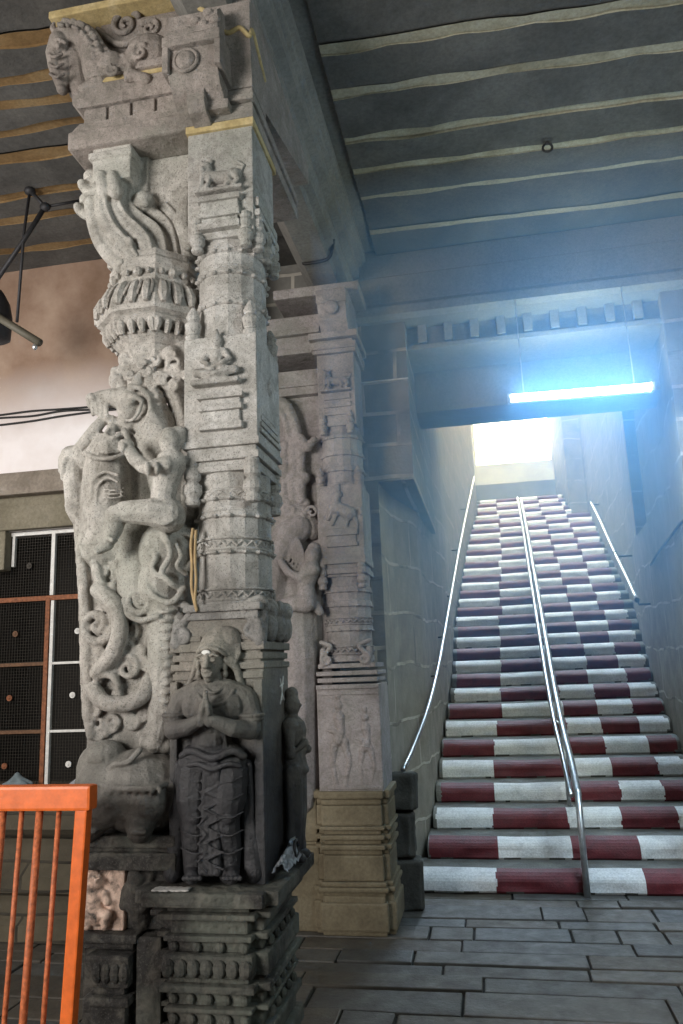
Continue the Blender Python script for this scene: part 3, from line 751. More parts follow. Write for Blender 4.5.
def bracket():
    cl = Clay()
    bands = [([(93, 204), (95, 220), (101, 240), (112, 256), (124, 266)], .040, -.075), ([(103, 198), (104, 214), (112, 232), (124, 246), (134, 262)], .040, -.085),
             ([(117, 186), (116, 206), (124, 222), (138, 235), (146, 246), (150, 262)], .040, -.055), ([(131, 190), (127, 206), (138, 219), (154, 231), (161, 244), (164, 262)], .034, -.015),
             ([(150, 212), (160, 219), (170, 232), (175, 258)], .026, .02), ([(164, 208), (175, 220), (184, 240), (187, 256)], .024, .03)]
    for pts, r, d in bands:
        P = catmull(qs(pts, d), 5); cl.limb(P, r)
        cl.limb([p + Vector((.66 * r, -r * .74, .33 * r)) for p in P], .0085, seg=7)
    for k in range(9): cl.limb([q(104 + 8 * k, 206, .10), q(122 + 6 * k, 262, .10)], .05)
    cl.spiral(q(122, 246, -.11), .042, 1.3, .016, a0=.6, sgn=-1)
    cl.block((q(106, 200).x, 2.95, q(130, 262).z), (q(190, 200).x, 3.14, q(130, 160).z))
    # curled leaf tips at the outer edge
    for (px, py) in ((90, 185), (86, 208)):
        cl.spiral(q(px + 3, py, -.03), .045, 1.1, .026, a0=-.6, sgn=-1)
        cl.ball(q(px + 6, py - 3, .03), (.05, .08, .04)); cl.ball(q(px - 4, py + 3, -.02), (.03, .06, .026))
    for px in (101, 113): cl.limb([q(px, 176, -.10), q(px + 3, 192, -.12)], [.026, .034])
    # square block above the scrolls
    a, b = q(97, 150, -.1), q(130, 176, -.1)
    cl.block((a.x - .02, 2.83, b.z), (b.x, 3.16, a.z + .01)); cl.block((a.x - .035, 2.815, a.z - .055), (b.x + .01, 3.16, a.z - .02))
    cl.block((b.x - .02, 2.93, q(140, 192).z), (q(148, 150).x, 3.16, a.z + .01))
    cl.block((b.x, 2.97, q(160, 198).z), (q(192, 150).x, 3.16, a.z + .01))
    for k in range(3): cl.block((q(150, 165).x, 2.955, q(160, 166 + 10 * k).z), (q(190, 165).x, 3.1, q(160, 163 + 10 * k).z))
    cl.ball(q(145, 203, 0), (.05, .06, .05)); cl.ball(q(145, 203, -.06), (.022, .02, .022))
    # small standing figure in the angle beside the shaft
    cl.limb([q(186, 200, -.02), q(184, 225, -.02), q(188, 245, -.02)], [.03, .045, .03]); cl.ball(q(187, 193, -.03), .028)
    # leaf collar
    for k in range(7): cl.limb([q(116 + 8 * k, 256, -.08 + .02 * k), q(118 + 8 * k, 268, -.09 + .02 * k), q(121 + 8 * k, 262, -.12 + .02 * k)], [.026, .022, .014])
    return cl.done('scroll_bracket', M_beast, pil, .0052, 1)
bracket()
def bell():
    bm = bmesh.new(); c = (q(150, 300).x, 2.99); Z = lambda y: q(150, y).z
    pr = [(.13, 372), (.135, 362), (.15, 357), (.165, 352), (.158, 350), (.185, 345), (.20, 341), (.18, 339), (.235, 333), (.25, 330), (.235, 327), (.262, 325), (.266, 320), (.262, 312), (.245, 302), (.225, 296), (.205, 293), (.198, 291), (.205, 287), (.200, 283), (.196, 279), (.208, 277), (.212, 271), (.20, 268), (.196, 262)]
    sx = .96
    lathe(bm, [(r / math.cos(PI / 8) * .93, Z(y)) for r, y in pr], (c[0], c[1], 0), 8, PI / 8, sx, .92)
    for f in range(8):                                              # hanging bud row and leaf ribs on every face
        a0 = f * PI / 4
        t = Vector((-math.sin(a0), math.cos(a0), 0)); n = Vector((math.cos(a0), math.sin(a0) * .95, 0))
        for k in (-1.5, -.5, .5, 1.5):
            p = Vector((c[0], c[1], Z(337))) + n * .205 + t * (k * .046)
            tube(bm, [p + Vector((0, 0, .025)), p - n * .006, p + Vector((0, 0, -.03)) - n * .02], [.014, .019, .011], 7)
        for k in (-1, 0, 1):
            P = [Vector((c[0], c[1], Z(y))) + n * (r * .975) + t * (k * .062 * (r / .25)) for r, y in ((.205, 295), (.232, 302), (.252, 312), (.256, 320))]
            tube(bm, P, [.010, .018, .022, .012], 6)
            tube(bm, [P[0] + t * .018, P[1] + t * .026, P[2] + t * .02], .007, 5)
        p = Vector((c[0], c[1], Z(285))) + n * .195
        ellip(bm, p, (.022, .022, .022), seg=8); ellip(bm, p + t * .05, (.014, .014, .014), seg=6); ellip(bm, p - t * .05, (.014,) * 3, seg=6)
    fixn(bm); return bm_obj('bell_capital', bm, [M_orn], pil)
bell()

def beast():
    cl = Clay()
    # arched neck and the body standing behind the rider
    cl.limb(qs([(174, 560, .05), (173, 500, .05), (166, 460, .03), (156, 428, .0), (146, 408, -.02)]), [.09, .085, .095, .10, .085])
    cl.limb(qs([(106, 545, -.01), (107, 505, -.03), (107, 470, -.04), (108, 448, -.03)]), [.12, .105, .098, .072])
    cl.limb(qs([(150, 555, .02), (135, 540, .0), (115, 530, -.02)]), [.12, .115, .11])
    cl.limb(qs([(150, 600, .04), (150, 560, .04)]), [.15, .15])
    cl.limb(qs([(140, 520, .10), (138, 440, .10)]), [.10, .10])
    # head: square muzzle to the left, open mouth, heavy cheek and brow
    cl.ball(q(132, 408, -.055), (.062, .075, .078)); cl.ball(q(127, 396, -.05), (.05, .06, .04))
    cl.limb(qs([(128, 399, -.055), (112, 398, -.06), (100, 400, -.06), (95, 403, -.06)]), [.056, .042, .040, .038])
    cl.ball(q(94, 400, -.06), (.030, .05, .028)); cl.ball(q(93, 398, -.10), (.012, .012, .012))
    for k, px in enumerate((93, 97.5, 102, 106.5)): cl.limb(qs([(px, 405, -.085), (px, 414.5 - .6 * k, -.085)]), [.0115, .0095], seg=8)
    cl.limb(qs([(130, 425, -.05), (119, 424, -.06), (111, 421, -.06)]), [.040, .030, .022]); cl.ball(q(112, 420, -.06), (.026, .05, .018))
    for px in (109, 113): cl.limb(qs([(px, 421, -.09), (px, 416, -.09)]), [.009, .006], seg=7)
    cl.limb(catmull(qs([(142, 401, -.115), (134, 396, -.128), (125, 395, -.120), (120, 399, -.105)])), .011); cl.ball(q(131, 401.5, -.128), (.018, .014, .013))
    cl.limb(catmull(qs([(142, 402, -.12), (139, 412, -.125), (132, 420, -.115), (124, 420, -.10)])), .008)
    cl.limb(catmull(qs([(121, 393, -.10), (111, 391, -.095), (101, 394, -.095)])), .009)
    cl.limb(qs([(136, 388, -.06), (138, 380, -.07), (146, 368, -.06)]), [.026, .028, .010]); cl.limb(qs([(123, 388, -.03), (119, 380, -.03), (116, 372, -.02)]), [.03, .034, .026])
    cl.limb(catmull(qs([(130, 386, -.10), (142, 389, -.10), (148, 398, -.09)])), .012)
    # grooved mane down the neck
    for k in range(9):
        u = k / 8; cl.limb(catmull(qs([(148 + 19 * u, 392 + 26 * u, -.085 + .035 * u), (150 + 17 * u, 410 + 32 * u, -.118 + .03 * u), (142 + 20 * u, 428 + 34 * u, -.105 + .02 * u), (133 + 24 * u, 440 + 26 * u, -.07)])), .0105, seg=7)
    for k in range(10): cl.ball(q(151 + 2.9 * k - .1 * k * k, 386 + 1.0 * k * k * .85, -.04), (.018, .05, .016))
    # fluted collar and plain chest with an incised curve
    for k in range(10):
        u = k / 9; cl.limb(qs([(97 + 19 * u, 434 + 1.5 * abs(u - .5), -.10 + .03 * abs(u - .5)), (93 + 26 * u, 444, -.135 + .06 * abs(u - .5)), (88 + 35 * u, 452 - 2 * abs(u - .5), -.142 + .09 * abs(u - .5) )]), [.008, .0115, .012], seg=7)
    cl.limb(catmull(qs([(84, 453, -.10), (96, 458, -.138), (112, 458, -.142), (129, 452, -.10)])), .010)
    cl.limb(catmull(qs([(92, 500, -.125), (93, 482, -.135), (104, 472, -.142), (118, 475, -.138)])), .0085); cl.limb(catmull(qs([(96, 505, -.13), (98, 486, -.138), (108, 478, -.145), (118, 482, -.14)])), .006)
    for yy in (489, 493, 497): cl.limb(catmull(qs([(104, yy, -.137), (114, yy + 1, -.137), (124, yy - 1, -.115)])), .0045, seg=6)
    # bent foreleg at the outer edge, the staff it grips running up to the mouth
    cl.limb(qs([(92, 462, -.02), (80, 454, -.05), (70, 455, -.05)]), [.06, .045, .040]); cl.limb(qs([(73, 458, -.04), (74, 482, -.05), (77, 506, -.04)]), [.040, .044, .048])
    cl.limb(qs([(70, 455, -.05), (65, 460, -.05), (63, 470, -.05)]), [.036, .030, .022])
    for k in range(3): cl.limb(qs([(65 - k, 460 + 4 * k, -.085), (62.5, 463 + 5 * k, -.08), (63, 468 + 5 * k, -.07)]), .012, seg=7)
    cl.limb(qs([(77, 506, -.03), (82, 516, -.03), (90, 522, -.03)]), [.052, .05, .04])
    cl.limb(qs([(78, 449, -.07), (88, 438, -.085), (96, 428, -.085), (104, 419, -.07)]), [.022, .026, .026, .022])
    for k in range(3): cl.limb(catmull(qs([(76 + 4 * k, 516 + 4 * k, -.08), (86 + 4 * k, 526 + 3 * k, -.10), (97 + 3 * k, 523, -.11)])), .011)
    cl.ball(q(113, 428, -.08), (.026, .03, .02)); cl.limb(catmull(qs([(110, 428, -.10), (106, 434, -.11), (112, 438, -.12), (120, 434, -.11)])), .010)
    cl.limb(catmull(qs([(124, 430, -.10), (128, 440, -.11), (124, 448, -.12)])), .013)
    return cl.done('rearing_beast', M_beast, pil, .0052, 1)
bst = beast()
def crest():
    cl = Clay(); rnd = random.Random(5)
    for k in range(26):
        px, py = rnd.uniform(122, 188), rnd.uniform(352, 388)
        if px < 136 and py > 378: continue
        cl.spiral(q(px, py, -.07 + rnd.uniform(-.02, .03)), rnd.uniform(.022, .034), 1.1, .011, a0=rnd.uniform(0, 6), sgn=rnd.choice((-1, 1)))
        cl.ball(q(px, py, .0), (.05, .06, .045))
    for k in range(14):
        u = k / 13; px, py = 150 + 30 * u + 6 * math.sin(u * 3), 388 + 62 * u * u
        cl.ball(q(px + 6, py - 6, -.05), (.02, .03, .02)); cl.ball(q(px + 10, py, .02), (.05, .06, .05))
    cl.limb(qs([(184, 350, .05), (184, 520, .06)]), [.07, .07])
    cl.ball(q(117, 381, -.03), (.035, .04, .045)); cl.ball(q(119, 372, -.02), (.024, .03, .02))
    return cl.done('leaf_crest', M_orn, pil, .0052, 1)
crest()
def rider():
    cl = Clay(); d = -.165
    cl.limb(qs([(172, 452, d + .02), (172, 443, d), (170, 436, d)]), [.03, .036, .034]); cl.ball(q(170, 441, d), (.045, .05, .058))
    cl.ball(q(165.5, 443, d - .02), (.014, .014, .010)); cl.ball(q(166.5, 447, d - .03), (.016, .012, .006)); cl.ball(q(177, 438, d + .02), (.035, .04, .05)); cl.ball(q(180, 432, d + .02), .025)
    cl.limb(qs([(171, 463, d), (165, 485, d), (163, 500, d), (167, 514, d + .01)]), [.062, .052, .05, .072])
    cl.limb(qs([(178, 462, d), (166, 465, d - .05), (150, 468, d - .06), (143, 466, d - .06), (134, 458, d - .05), (128, 448, d - .03)]), [.036, .036, .032, .03, .028, .024])
    cl.ball(q(126, 445, d - .03), (.034, .03, .026))
    for k in range(4): cl.limb(qs([(126, 445, d - .045), (122 - k, 441 + 2.6 * k, d - .05), (124 - k * .6, 446 + 1.6 * k, d - .065)]), .0085, seg=6)
    for px in (147, 156): cl.limb(qs([(px, 464, d - .095), (px + 1, 468.5, d - .10), (px + 1, 473, d - .085)]), .010, seg=6)
    cl.limb(qs([(170, 517, d), (150, 512, d - .04), (124, 512, d - .05), (116, 516, d - .05), (113, 530, d - .04), (108, 543, d - .04)]), [.066, .055, .044, .046, .038, .026])
    cl.limb(qs([(108, 544, d - .04), (100, 549, d - .05), (96, 551, d - .06)]), [.026, .022, .016])
    for k in range(3): cl.limb(qs([(100 + k, 546 + 2 * k, d - .06), (95 + k, 549 + 2 * k, d - .07)]), .008, seg=6)
    cl.limb(qs([(108, 538, d - .07), (112, 540, d - .08), (116, 540, d - .06)]), .010)
    cl.limb(catmull(qs([(152, 520, d - .06), (164, 524, d - .06), (176, 518, d - .04)])), .009)
    return cl.done('rider', M_beast, bst, .005, 1)
rider()
def trunk_beast():
    cl = Clay(); d = -.03
    cl.ball(q(165, 552, d), (.11, .12, .13)); cl.ball(q(162, 585, d), (.10, .11, .13)); cl.ball(q(150, 575, d + .02), (.08, .08, .10))
    cl.limb(qs([(164, 590, d), (166, 625, d - .01), (165, 660, d - .02), (163, 700, d - .02), (160, 728, d - .03), (155, 742, d - .05), (146, 741, d - .06)]), [.085, .075, .068, .058, .05, .045, .03])
    cl.ball(q(164, 745, d - .02), (.055, .05, .035))
    for k in range(3): cl.ball(q(143 + 3.5 * k, 744, d - .07), (.014, .02, .014))
    for k in range(12): cl.limb(catmull(qs([(152 + .3 * k, 610 + 9 * k, d - .05), (165, 612 + 9 * k, d - .09 + .0015 * k), (177 - .4 * k, 610 + 9 * k, d - .045)])), .0075, seg=6)
    P = catmull(qs([(147, 600, d - .05), (143, 575, d - .05), (146, 550, d - .06), (158, 534, d - .06), (175, 528, d - .04), (192, 533, d + .0)]))
    cl.limb(P, [.020] * len(P)); cl.limb([p + Vector((.018, -.01, -.02)) for p in P], .010)
    cl.limb(catmull(qs([(160, 528, d - .08), (167, 540, d - .118), (170, 556, d - .128), (162, 572, d - .122), (172, 584, d - .112), (184, 590, d - .06)])), .013); cl.limb(catmull(qs([(150, 545, d - .09), (156, 556, d - .118), (152, 568, d - .115), (160, 578, d - .12)])), .011); cl.limb(catmull(qs([(176, 545, d - .10), (181, 556, d - .105), (177, 566, d - .11), (186, 574, d - .07)])), .010)
    cl.limb(catmull(qs([(147, 585, d - .10), (156, 598, d - .105), (172, 602, d - .105), (184, 588, d - .08)])), .013)
    cl.limb(qs([(180, 568, d), (190, 566, d), (196, 560, d)]), [.03, .02, .016])
    cl.spiral(q(138, 600, d - .07), .06, 1.4, .016, a0=.2, sgn=-1)
    cl.limb(catmull(qs([(124, 600, d - .07), (126, 612, d - .08), (140, 620, d - .09), (158, 616, d - .09)])), .013)
    return cl.done('trunk', M_beast, bst, .0052, 1)
trunk_beast()
def scrolls():
    cl = Clay(); bm = cl.bm
    out = [(78, 515), (80, 540), (82, 570), (84, 600), (85, 640), (86, 680), (88, 715), (93, 740), (92, 765), (160, 775), (185, 760), (186, 700), (186, 640), (186, 560), (184, 515)]
    prism(bm, [(at(a, b, 2.93).x, at(a, b, 2.93).z) for a, b in out], 'y', 2.88, 3.12)
    d = -.075
    # edge roll and the big interlaced scrolls
    cl.limb(catmull(qs([(80, 520), (82, 560), (85, 600), (87, 650), (89, 700), (92, 735)], d + .01)), .022)
    cl.spiral(q(97, 625, d), .085, 1.7, .024, a0=1.2, sgn=-1, tail=catmull(qs([(92, 540, d), (98, 575, d), (108, 595, d)])))
    cl.limb(catmull(qs([(98, 590, d - .01), (115, 605, d - .03), (120, 630, d - .035), (112, 655, d - .03), (98, 672, d - .01)])), .034)
    cl.spiral(q(128, 668, d), .055, 1.6, .017, a0=3.2, sgn=-1, tail=catmull(qs([(100, 695, d), (108, 705, d), (120, 700, d)])))
    cl.limb(catmull(qs([(94, 690, d - .01), (104, 702, d - .03), (124, 704, d - .035), (142, 696, d - .03), (150, 680, d)])), .032)
    cl.limb(catmull(qs([(94, 686, d), (100, 676, d - .02), (112, 676, d - .02), (118, 686, d - .01)])), .014)
    for (px, py, r, a, s) in ((102, 570, .045, 0, 1), (118, 572, .035, 2, -1), (130, 590, .035, 1, 1), (92, 650, .03, 4, 1), (130, 632, .03, 1, -1), (140, 650, .026, 3, 1), (128, 650, .022, 0, 1), (146, 665, .022, 2, -1), (112, 545, .03, 2, 1), (96, 555, .024, 4, 1),
                             (132, 560, .028, 5, -1), (104, 655, .024, 2, 1), (92, 715, .03, 2, 1), (132, 720, .03, 0, -1), (112, 722, .035, 3, 1), (145, 715, .022, 1, 1), (100, 735, .026, 0, 1), (150, 640, .024, 2, -1)):
        cl.spiral(q(px, py, d + .012), r * 1.15, 1.5, .0135, a0=a, sgn=s)
    for k in range(9):
        cl.limb(catmull(qs([(96 + 5 * k, 526 + 3 * k, d), (98 + 5 * k, 534 + 3 * k, d - .02), (103 + 5 * k, 536 + 3 * k, d)])), .010)
    for k in range(10):
        a = -1.2 + .28 * k; c = q(104, 628, d - .045); cl.ball(c + Vector((.075 * math.cos(a), .02, .10 * math.sin(a))), (.012, .012, .012))
    for k in range(16):
        r2 = random.Random(k + 40); px, py = 92 + 50 * r2.random(), 545 + 170 * r2.random(); a2 = r2.uniform(0, 6)
        cl.limb(catmull([q(px, py, d + .01), q(px + 5 * math.cos(a2), py + 5 * math.sin(a2), d), q(px + 9 * math.cos(a2 + .7), py + 9 * math.sin(a2 + .7), d + .01)]), [.013] * 13, seg=7)
    return cl.done('scroll_panel', M_orn, pil, .0052, 1)
scrolls()
def elephant():
    cl = Clay(); d = -.07
    cl.ball(q(138, 790, d), (.17, .16, .155)); cl.ball(q(112, 785, d), (.14, .14, .14)); cl.ball(q(158, 792, d + .02), (.11, .14, .15))
    cl.ball(q(106, 756, d - .03), (.075, .08, .062)); cl.ball(q(96, 770, d), (.07, .09, .10))
    cl.limb(qs([(118, 800, d - .08), (106, 810, d - .09), (96, 820, d - .08), (88, 829, d - .08)]), [.085, .07, .055, .05])
    cl.limb(qs([(148, 800, d - .08), (141, 815, d - .09), (140, 829, d - .09)]), [.085, .06, .052])
    cl.limb(qs([(166, 790, d - .02), (170, 810, d - .01)]), [.07, .05])
    cl.limb(qs([(92, 760, d), (88, 778, d), (86, 796, d), (90, 806, d)]), [.05, .042, .032, .022])
    cl.limb(catmull(qs([(104, 786, d - .13), (125, 789, d - .155), (150, 788, d - .155), (166, 784, d - .10)])), .012)
    for k in range(7): cl.ball(q(112 + 8 * k, 791, d - .155 + .002 * abs(k - 3)), (.008, .012, .014))
    for k in range(4): cl.ball(q(83 + 3.6 * k, 832, d - .125), (.012, .014, .010)); cl.ball(q(134 + 3.6 * k, 832, d - .135), (.012, .014, .010))
    cl.limb(catmull(qs([(108, 770, d - .1), (116, 764, d - .12), (128, 762, d - .12), (140, 750, d - .1)])), .012)
    cl.block((q(95, 700).x, 2.90, q(95, 832).z - .01), (q(182, 700).x + .01, 3.12, q(95, 740).z))
    return cl.done('crouching_elephant', M_beast, pil, .0055, 1)
elephant()
def side_base():
    bm = bmesh.new(); xl, xr = at(78, 850, 2.82).x, -1.18
    Z = lambda y: at(110, y, 2.82).z
    mould(bm, xl + .03, xr, 2.80, 3.2, [(Z(846), Z(834), .014), (Z(851), Z(845.5), -.006), (Z(868), Z(850.5), .02)], .008)
    fixn(bm); bm_obj('pedestal', bm, [M_oilbase], pil)
    # little guardian in a niche, flaking pink paint over the stone
    cl = Clay(); h = lambda a, b, d=0: at(a, b, 2.825 + d)
    cl.block((xl + .02, 2.82, Z(931)), (at(122, 900, 2.8).x, 3.0, Z(867)))
    cl.ball(h(96, 880, -.01), (.030, .03, .038)); cl.limb([h(96, 888), h(95, 904), h(97, 914)], [.026, .038, .042])
    for s in (-1, 1):
        cl.limb([h(96 + 6 * s, 892), h(96 + 11 * s, 902, -.02), h(96 + 8 * s, 888 + 5 * s, -.02)], [.018, .015, .012])
        cl.limb([h(96 + 4 * s, 913, -.01), h(96 + 11 * s, 915, -.03), h(96 + 9 * s, 926, -.02)], [.024, .019, .016])
        cl.ball(h(97 + 15 * s, 877), (.018, .016, .022)); cl.ball(h(97 + 16 * s, 905), (.016, .016, .026))
    for k in (-1, 1): cl.ball(h(96 + 3 * k, 878, -.042), (.007, .008, .005))
    cl.ball(h(96, 881.5, -.046), (.006, .012, .009))
    pp = cl.done('guardian_panel', M_pink, pil, .005, 1, 'small seated guardian relief with flaking pink paint')
    cl = Clay()
    cl.block((at(122, 900, 2.82).x - .01, 2.84, Z(931)), (at(160, 900, 2.82).x + .05, 3.1, Z(867)))
    cl.ball(h(137, 877, 0), (.036, .04, .04)); cl.limb([h(134, 888, .0), h(140, 902, .0), h(142, 920, .02)], [.04, .05, .04]); cl.limb([h(128, 890, .0), h(124, 905, -.02), h(134, 908, -.03)], [.025, .02, .018])
    cl.limb([h(148, 888, .0), h(152, 902, 0), h(142, 908, -.03)], [.022, .02, .018]); cl.ball(h(150, 874, .02), (.03, .03, .03))
    cl.done('attendant_relief', M_oilbase, pil, .006, 2)
    bm = bmesh.new()
    z = Z(931)
    mould(bm, xl + .0, at(133, 960, 2.8).x, 2.80, 3.15, [(z - .03, z, .02), (z - .055, z - .03, .0), (z - .5, z - .055, -.03)], .008)
    mould(bm, at(92, 960, 2.8).x, at(131, 960, 2.8).x - .005, 2.775, 3.1, [(z - .17, z - .065, .012), (z - .20, z - .17, -.012), (z - .23, z - .20, .014), (z - .34, z - .23, -.006), (z - .37, z - .34, .014), (z - .60, z - .37, .0), (0, z - .6, .02)], .012)
    box(bm, (xl + .02, 2.84, 0), (-1.15, 3.2, z - .1), 0, .01)
    box(bm, (at(137, 960, 2.8).x, 2.79, 0), (at(157, 960, 2.8).x + .02, 3.1, Z(934)), 0, .01)
    for k in range(4): ellip(bm, (at(98 + 9 * k, 970, 2.77).x, 2.765, z - .12), (.022, .02, .035), seg=8)
    fixn(bm); bm_obj('side_base', bm, [M_oilbase], pil)
side_base()

# ------------------------------------------------------------------ praying figure on the front of the pillar
def p5(px, py, d=0.0): return at(px, py, 2.79 + d)
def praying():
    cl = Clay(); L = lambda pts, r, **k: cl.limb([p5(*p) for p in pts], r, **k)
    # head with a long oval face
    cl.ball(p5(212, 660, -.01), (.044, .050, .056)); cl.ball(p5(210, 671, -.025), (.034, .036, .036)); cl.ball(p5(213, 650, .0), (.046, .05, .035))
    cl.ball(p5(208.5, 679, -.038), (.016, .016, .013))
    L([(207, 655, -.056), (206, 666, -.074)], [.008, .0115]); cl.ball(p5(203.6, 667, -.064), .0075); cl.ball(p5(209, 667, -.065), .0075)
    for x, e in ((201.5, -.046), (213, -.055)): cl.ball(p5(x, 660.5, e), (.0115, .009, .0065)); L([(x - 4.5, 656.2, e + .004), (x, 654.4, e - .008), (x + 4.5, 656, e - .002)], .0055, seg=6)
    L([(202.5, 672.4, -.056), (206.5, 671.4, -.066), (211.5, 672.4, -.060)], .0060, seg=6); L([(203.6, 675.6, -.056), (207, 676.4, -.063), (210.5, 675.6, -.058)], .0068, seg=6)
    for x in (198.5, 225): cl.ball(p5(x, 665, .0), (.010, .014, .024)); cl.ball(p5(x, 674, .0), (.012, .012, .016))
    L([(214, 678, .0), (213, 690, .01)], [.034, .038])
    # shoulders, chest, waist and hips
    L([(183, 700, .01), (200, 694, .0), (228, 694, .0), (245, 699, .01)], [.046, .055, .055, .048])
    L([(198, 706, -.015), (214, 712, -.01)], [.062, .07]); L([(230, 706, -.015), (216, 712, -.01)], [.064, .07])
    L([(213, 720, .0), (212, 736, .0), (212, 748, .0)], [.085, .074, .082], flat=(YAX, .8)); cl.ball(p5(211, 742, -.03), (.05, .04, .045)); cl.ball(p5(211, 731, -.055), (.008, .010, .008))
    L([(196, 762, .01), (212, 758, .0), (229, 762, .01)], [.07, .075, .07])
    # legs under a clinging cloth
    L([(197, 768, .0), (194, 800, -.015), (194, 820, -.015), (195, 850, .0), (195, 872, .0)], [.074, .066, .05, .046, .040])
    L([(229, 768, .0), (228, 800, -.015), (226, 820, -.015), (229, 850, .0), (229, 872, .0)], [.076, .068, .05, .046, .040])
    for x in (194, 227): cl.ball(p5(x, 817, -.05), (.028, .022, .028))
    for x, s in ((194, -1), (230, 1)):
        L([(x, 872, -.01), (x + 2 * s, 877, -.06)], [.036, .026])
        for k in range(5): L([(x + 2 * s + (k - 2) * 3.6, 877.5, -.065), (x + 2 * s + (k - 2) * 4.0, 878.5, -.092 + .004 * abs(k - 1))], .009, seg=6)
    # arms: upper arms hang, forearms come up to the joined palms
    L([(182, 700, .01), (174, 718, .0), (173, 730, -.02)], [.044, .038, .034]); L([(173, 730, -.02), (188, 727, -.085), (200, 720, -.115)], [.036, .030, .022])
    L([(246, 700, .01), (251, 718, .0), (251, 730, -.02)], [.046, .040, .036]); L([(251, 730, -.02), (232, 728, -.085), (212, 720, -.115)], [.036, .031, .022])
    for s in (-1, 1):
        b = 205.5 + 1.9 * s
        L([(b + 2.5 * s, 722, -.115), (b, 713, -.122), (b - .2 * s, 706, -.124)], [.020, .020, .018], seg=8)
        for k in range(4):
            ln = (9, 12.5, 11.5, 9.5)[k]; y0 = -.100 - .0125 * k
            L([(b, 707, y0), (b - .7 * s, 707 - ln * .6, y0 - .002), (b - 1.1 * s, 707 - ln * 1.25, y0 + .001)], [.0082, .0076, .0058], seg=6)
        L([(b + 1.5 * s, 713, -.14), (b + .2 * s, 706, -.152), (b - .6 * s, 701, -.152)], [.0095, .0085, .007], seg=6)
    # armlets, bracelets, necklace and waist band
    def ring(c, rx, ry, r, tilt=0):
        P = [c + Vector((rx * math.cos(a), ry * math.sin(a), tilt * math.cos(a))) for a in [2 * PI * k / 20 for k in range(21)]]; cl.limb(P, r, seg=6)
    ring(p5(175, 715, .0), .044, .044, .008); ring(p5(251, 715, .0), .046, .046, .008); ring(p5(175, 719, .0), .042, .042, .006); ring(p5(251, 719, .0), .044, .044, .006)
    cl.limb(catmull([p5(196, 691, -.04), p5(204, 702, -.075), p5(214, 705, -.08), p5(226, 701, -.07), p5(234, 690, -.04)]), .0065)
    cl.limb(catmull([p5(204, 686, -.04), p5(210, 692, -.06), p5(217, 692, -.06), p5(224, 686, -.04)]), .006)
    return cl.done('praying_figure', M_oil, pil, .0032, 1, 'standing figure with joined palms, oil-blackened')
fig = praying()
def dress():
    cl = Clay(); L = lambda pts, r, **k: cl.limb([p5(*p) for p in pts], r, **k)
    L(catmull([p5(*p) for p in [(180, 756, -.02), (190, 752, -.06), (212, 757, -.085), (234, 752, -.06), (246, 756, -.02)]]), .014) if 0 else cl.limb(catmull([p5(*p) for p in [(182, 756, -.03), (192, 751, -.06), (212, 758, -.082), (232, 751, -.06), (244, 756, -.03)]]), .014)
    cl.limb(catmull([p5(*p) for p in [(186, 766, -.055), (198, 764, -.078), (212, 769, -.085), (228, 764, -.078), (240, 766, -.055)]]), .010)
    # pleated fall between the legs, its edge folded in zigzags
    for k in range(4): cl.limb([p5(206 + 4 * k, 766, -.075), p5(204 + 4.4 * k, 820, -.052), p5(202 + 5.2 * k, 872, -.05)], [.012, .013, .016], seg=8)
    zz = [p5(216 + (7 if k % 2 else -11), 775 + 8.6 * k, -.075) for k in range(12)]; cl.limb(zz, .0062, seg=6)
    zz = [p5(201 + (5 if k % 2 else -3), 790 + 9 * k, -.068) for k in range(10)]; cl.limb(zz, .005, seg=6)
    for s, x in ((-1, 180), (1, 247)): 
        cl.limb([p5(x, 765, .02), p5(x + 1 * s, 820, .03), p5(x + 7 * s, 874, .02)], [.022, .024, .034]); cl.limb([p5(x + 2 * s, 765, .0), p5(x + 5 * s, 820, .02), p5(x + 12 * s, 874, .02)], [.012, .012, .018])
    for x in (196, 229): 
        for k in range(5): cl.limb(catmull([p5(x - 15, 776 + 18 * k, -.045), p5(x, 782 + 18 * k, -.078), p5(x + 14, 776 + 18 * k, -.045)]), .0045, seg=6)
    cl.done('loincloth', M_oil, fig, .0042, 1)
    cl = Clay()
    # tall wound hair leaning to one side, with a halo of locks
    cl.ball(p5(216, 645, .015), (.062, .055, .055)); cl.ball(p5(226, 640, .03), (.06, .05, .055)); cl.ball(p5(231, 650, .04), (.045, .045, .06))
    for k in range(6):
        cl.limb(catmull([p5(198 + 2 * k, 652 - 3.6 * k, -.025 + .006 * k), p5(211 + 2 * k, 645 - 3.4 * k, -.045 + .01 * k), p5(226 + 2.2 * k, 650 - 3 * k, -.02 + .01 * k), p5(234 + k, 664 - 2 * k, .01)]), .0095, seg=7)
    cl.limb(catmull([p5(226, 660, -.005), p5(236, 668, .02), p5(241, 684, .035), p5(246, 696, .04)]), .015)
    cl.limb(catmull([p5(197, 660, .005), p5(194, 672, .03), p5(188, 688, .04)]), .012)
    cl.limb(catmull([p5(198, 651, -.03), p5(207, 648, -.055), p5(218, 650, -.05), p5(226, 655, -.02)]), .0075)
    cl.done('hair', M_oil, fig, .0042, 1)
    b = bmesh.new(); ellip(b, p5(206, 652.5, -.052), (.019, .007, .010), seg=10); bm_obj('forehead_mark', b, [M_chalk], fig, 'white ash mark', True)
    # raised frame of the niche round the figure
    b = bmesh.new()
    box(b, (-1.195, 2.80, .945), (-1.165, 2.84, 1.66), 0, .006); box(b, (-.865, 2.80, .945), (-.83, 2.84, 1.66), 0, .006); fixn(b)
    bm_obj('niche_frame', b, [M_oil], pil)
dress()
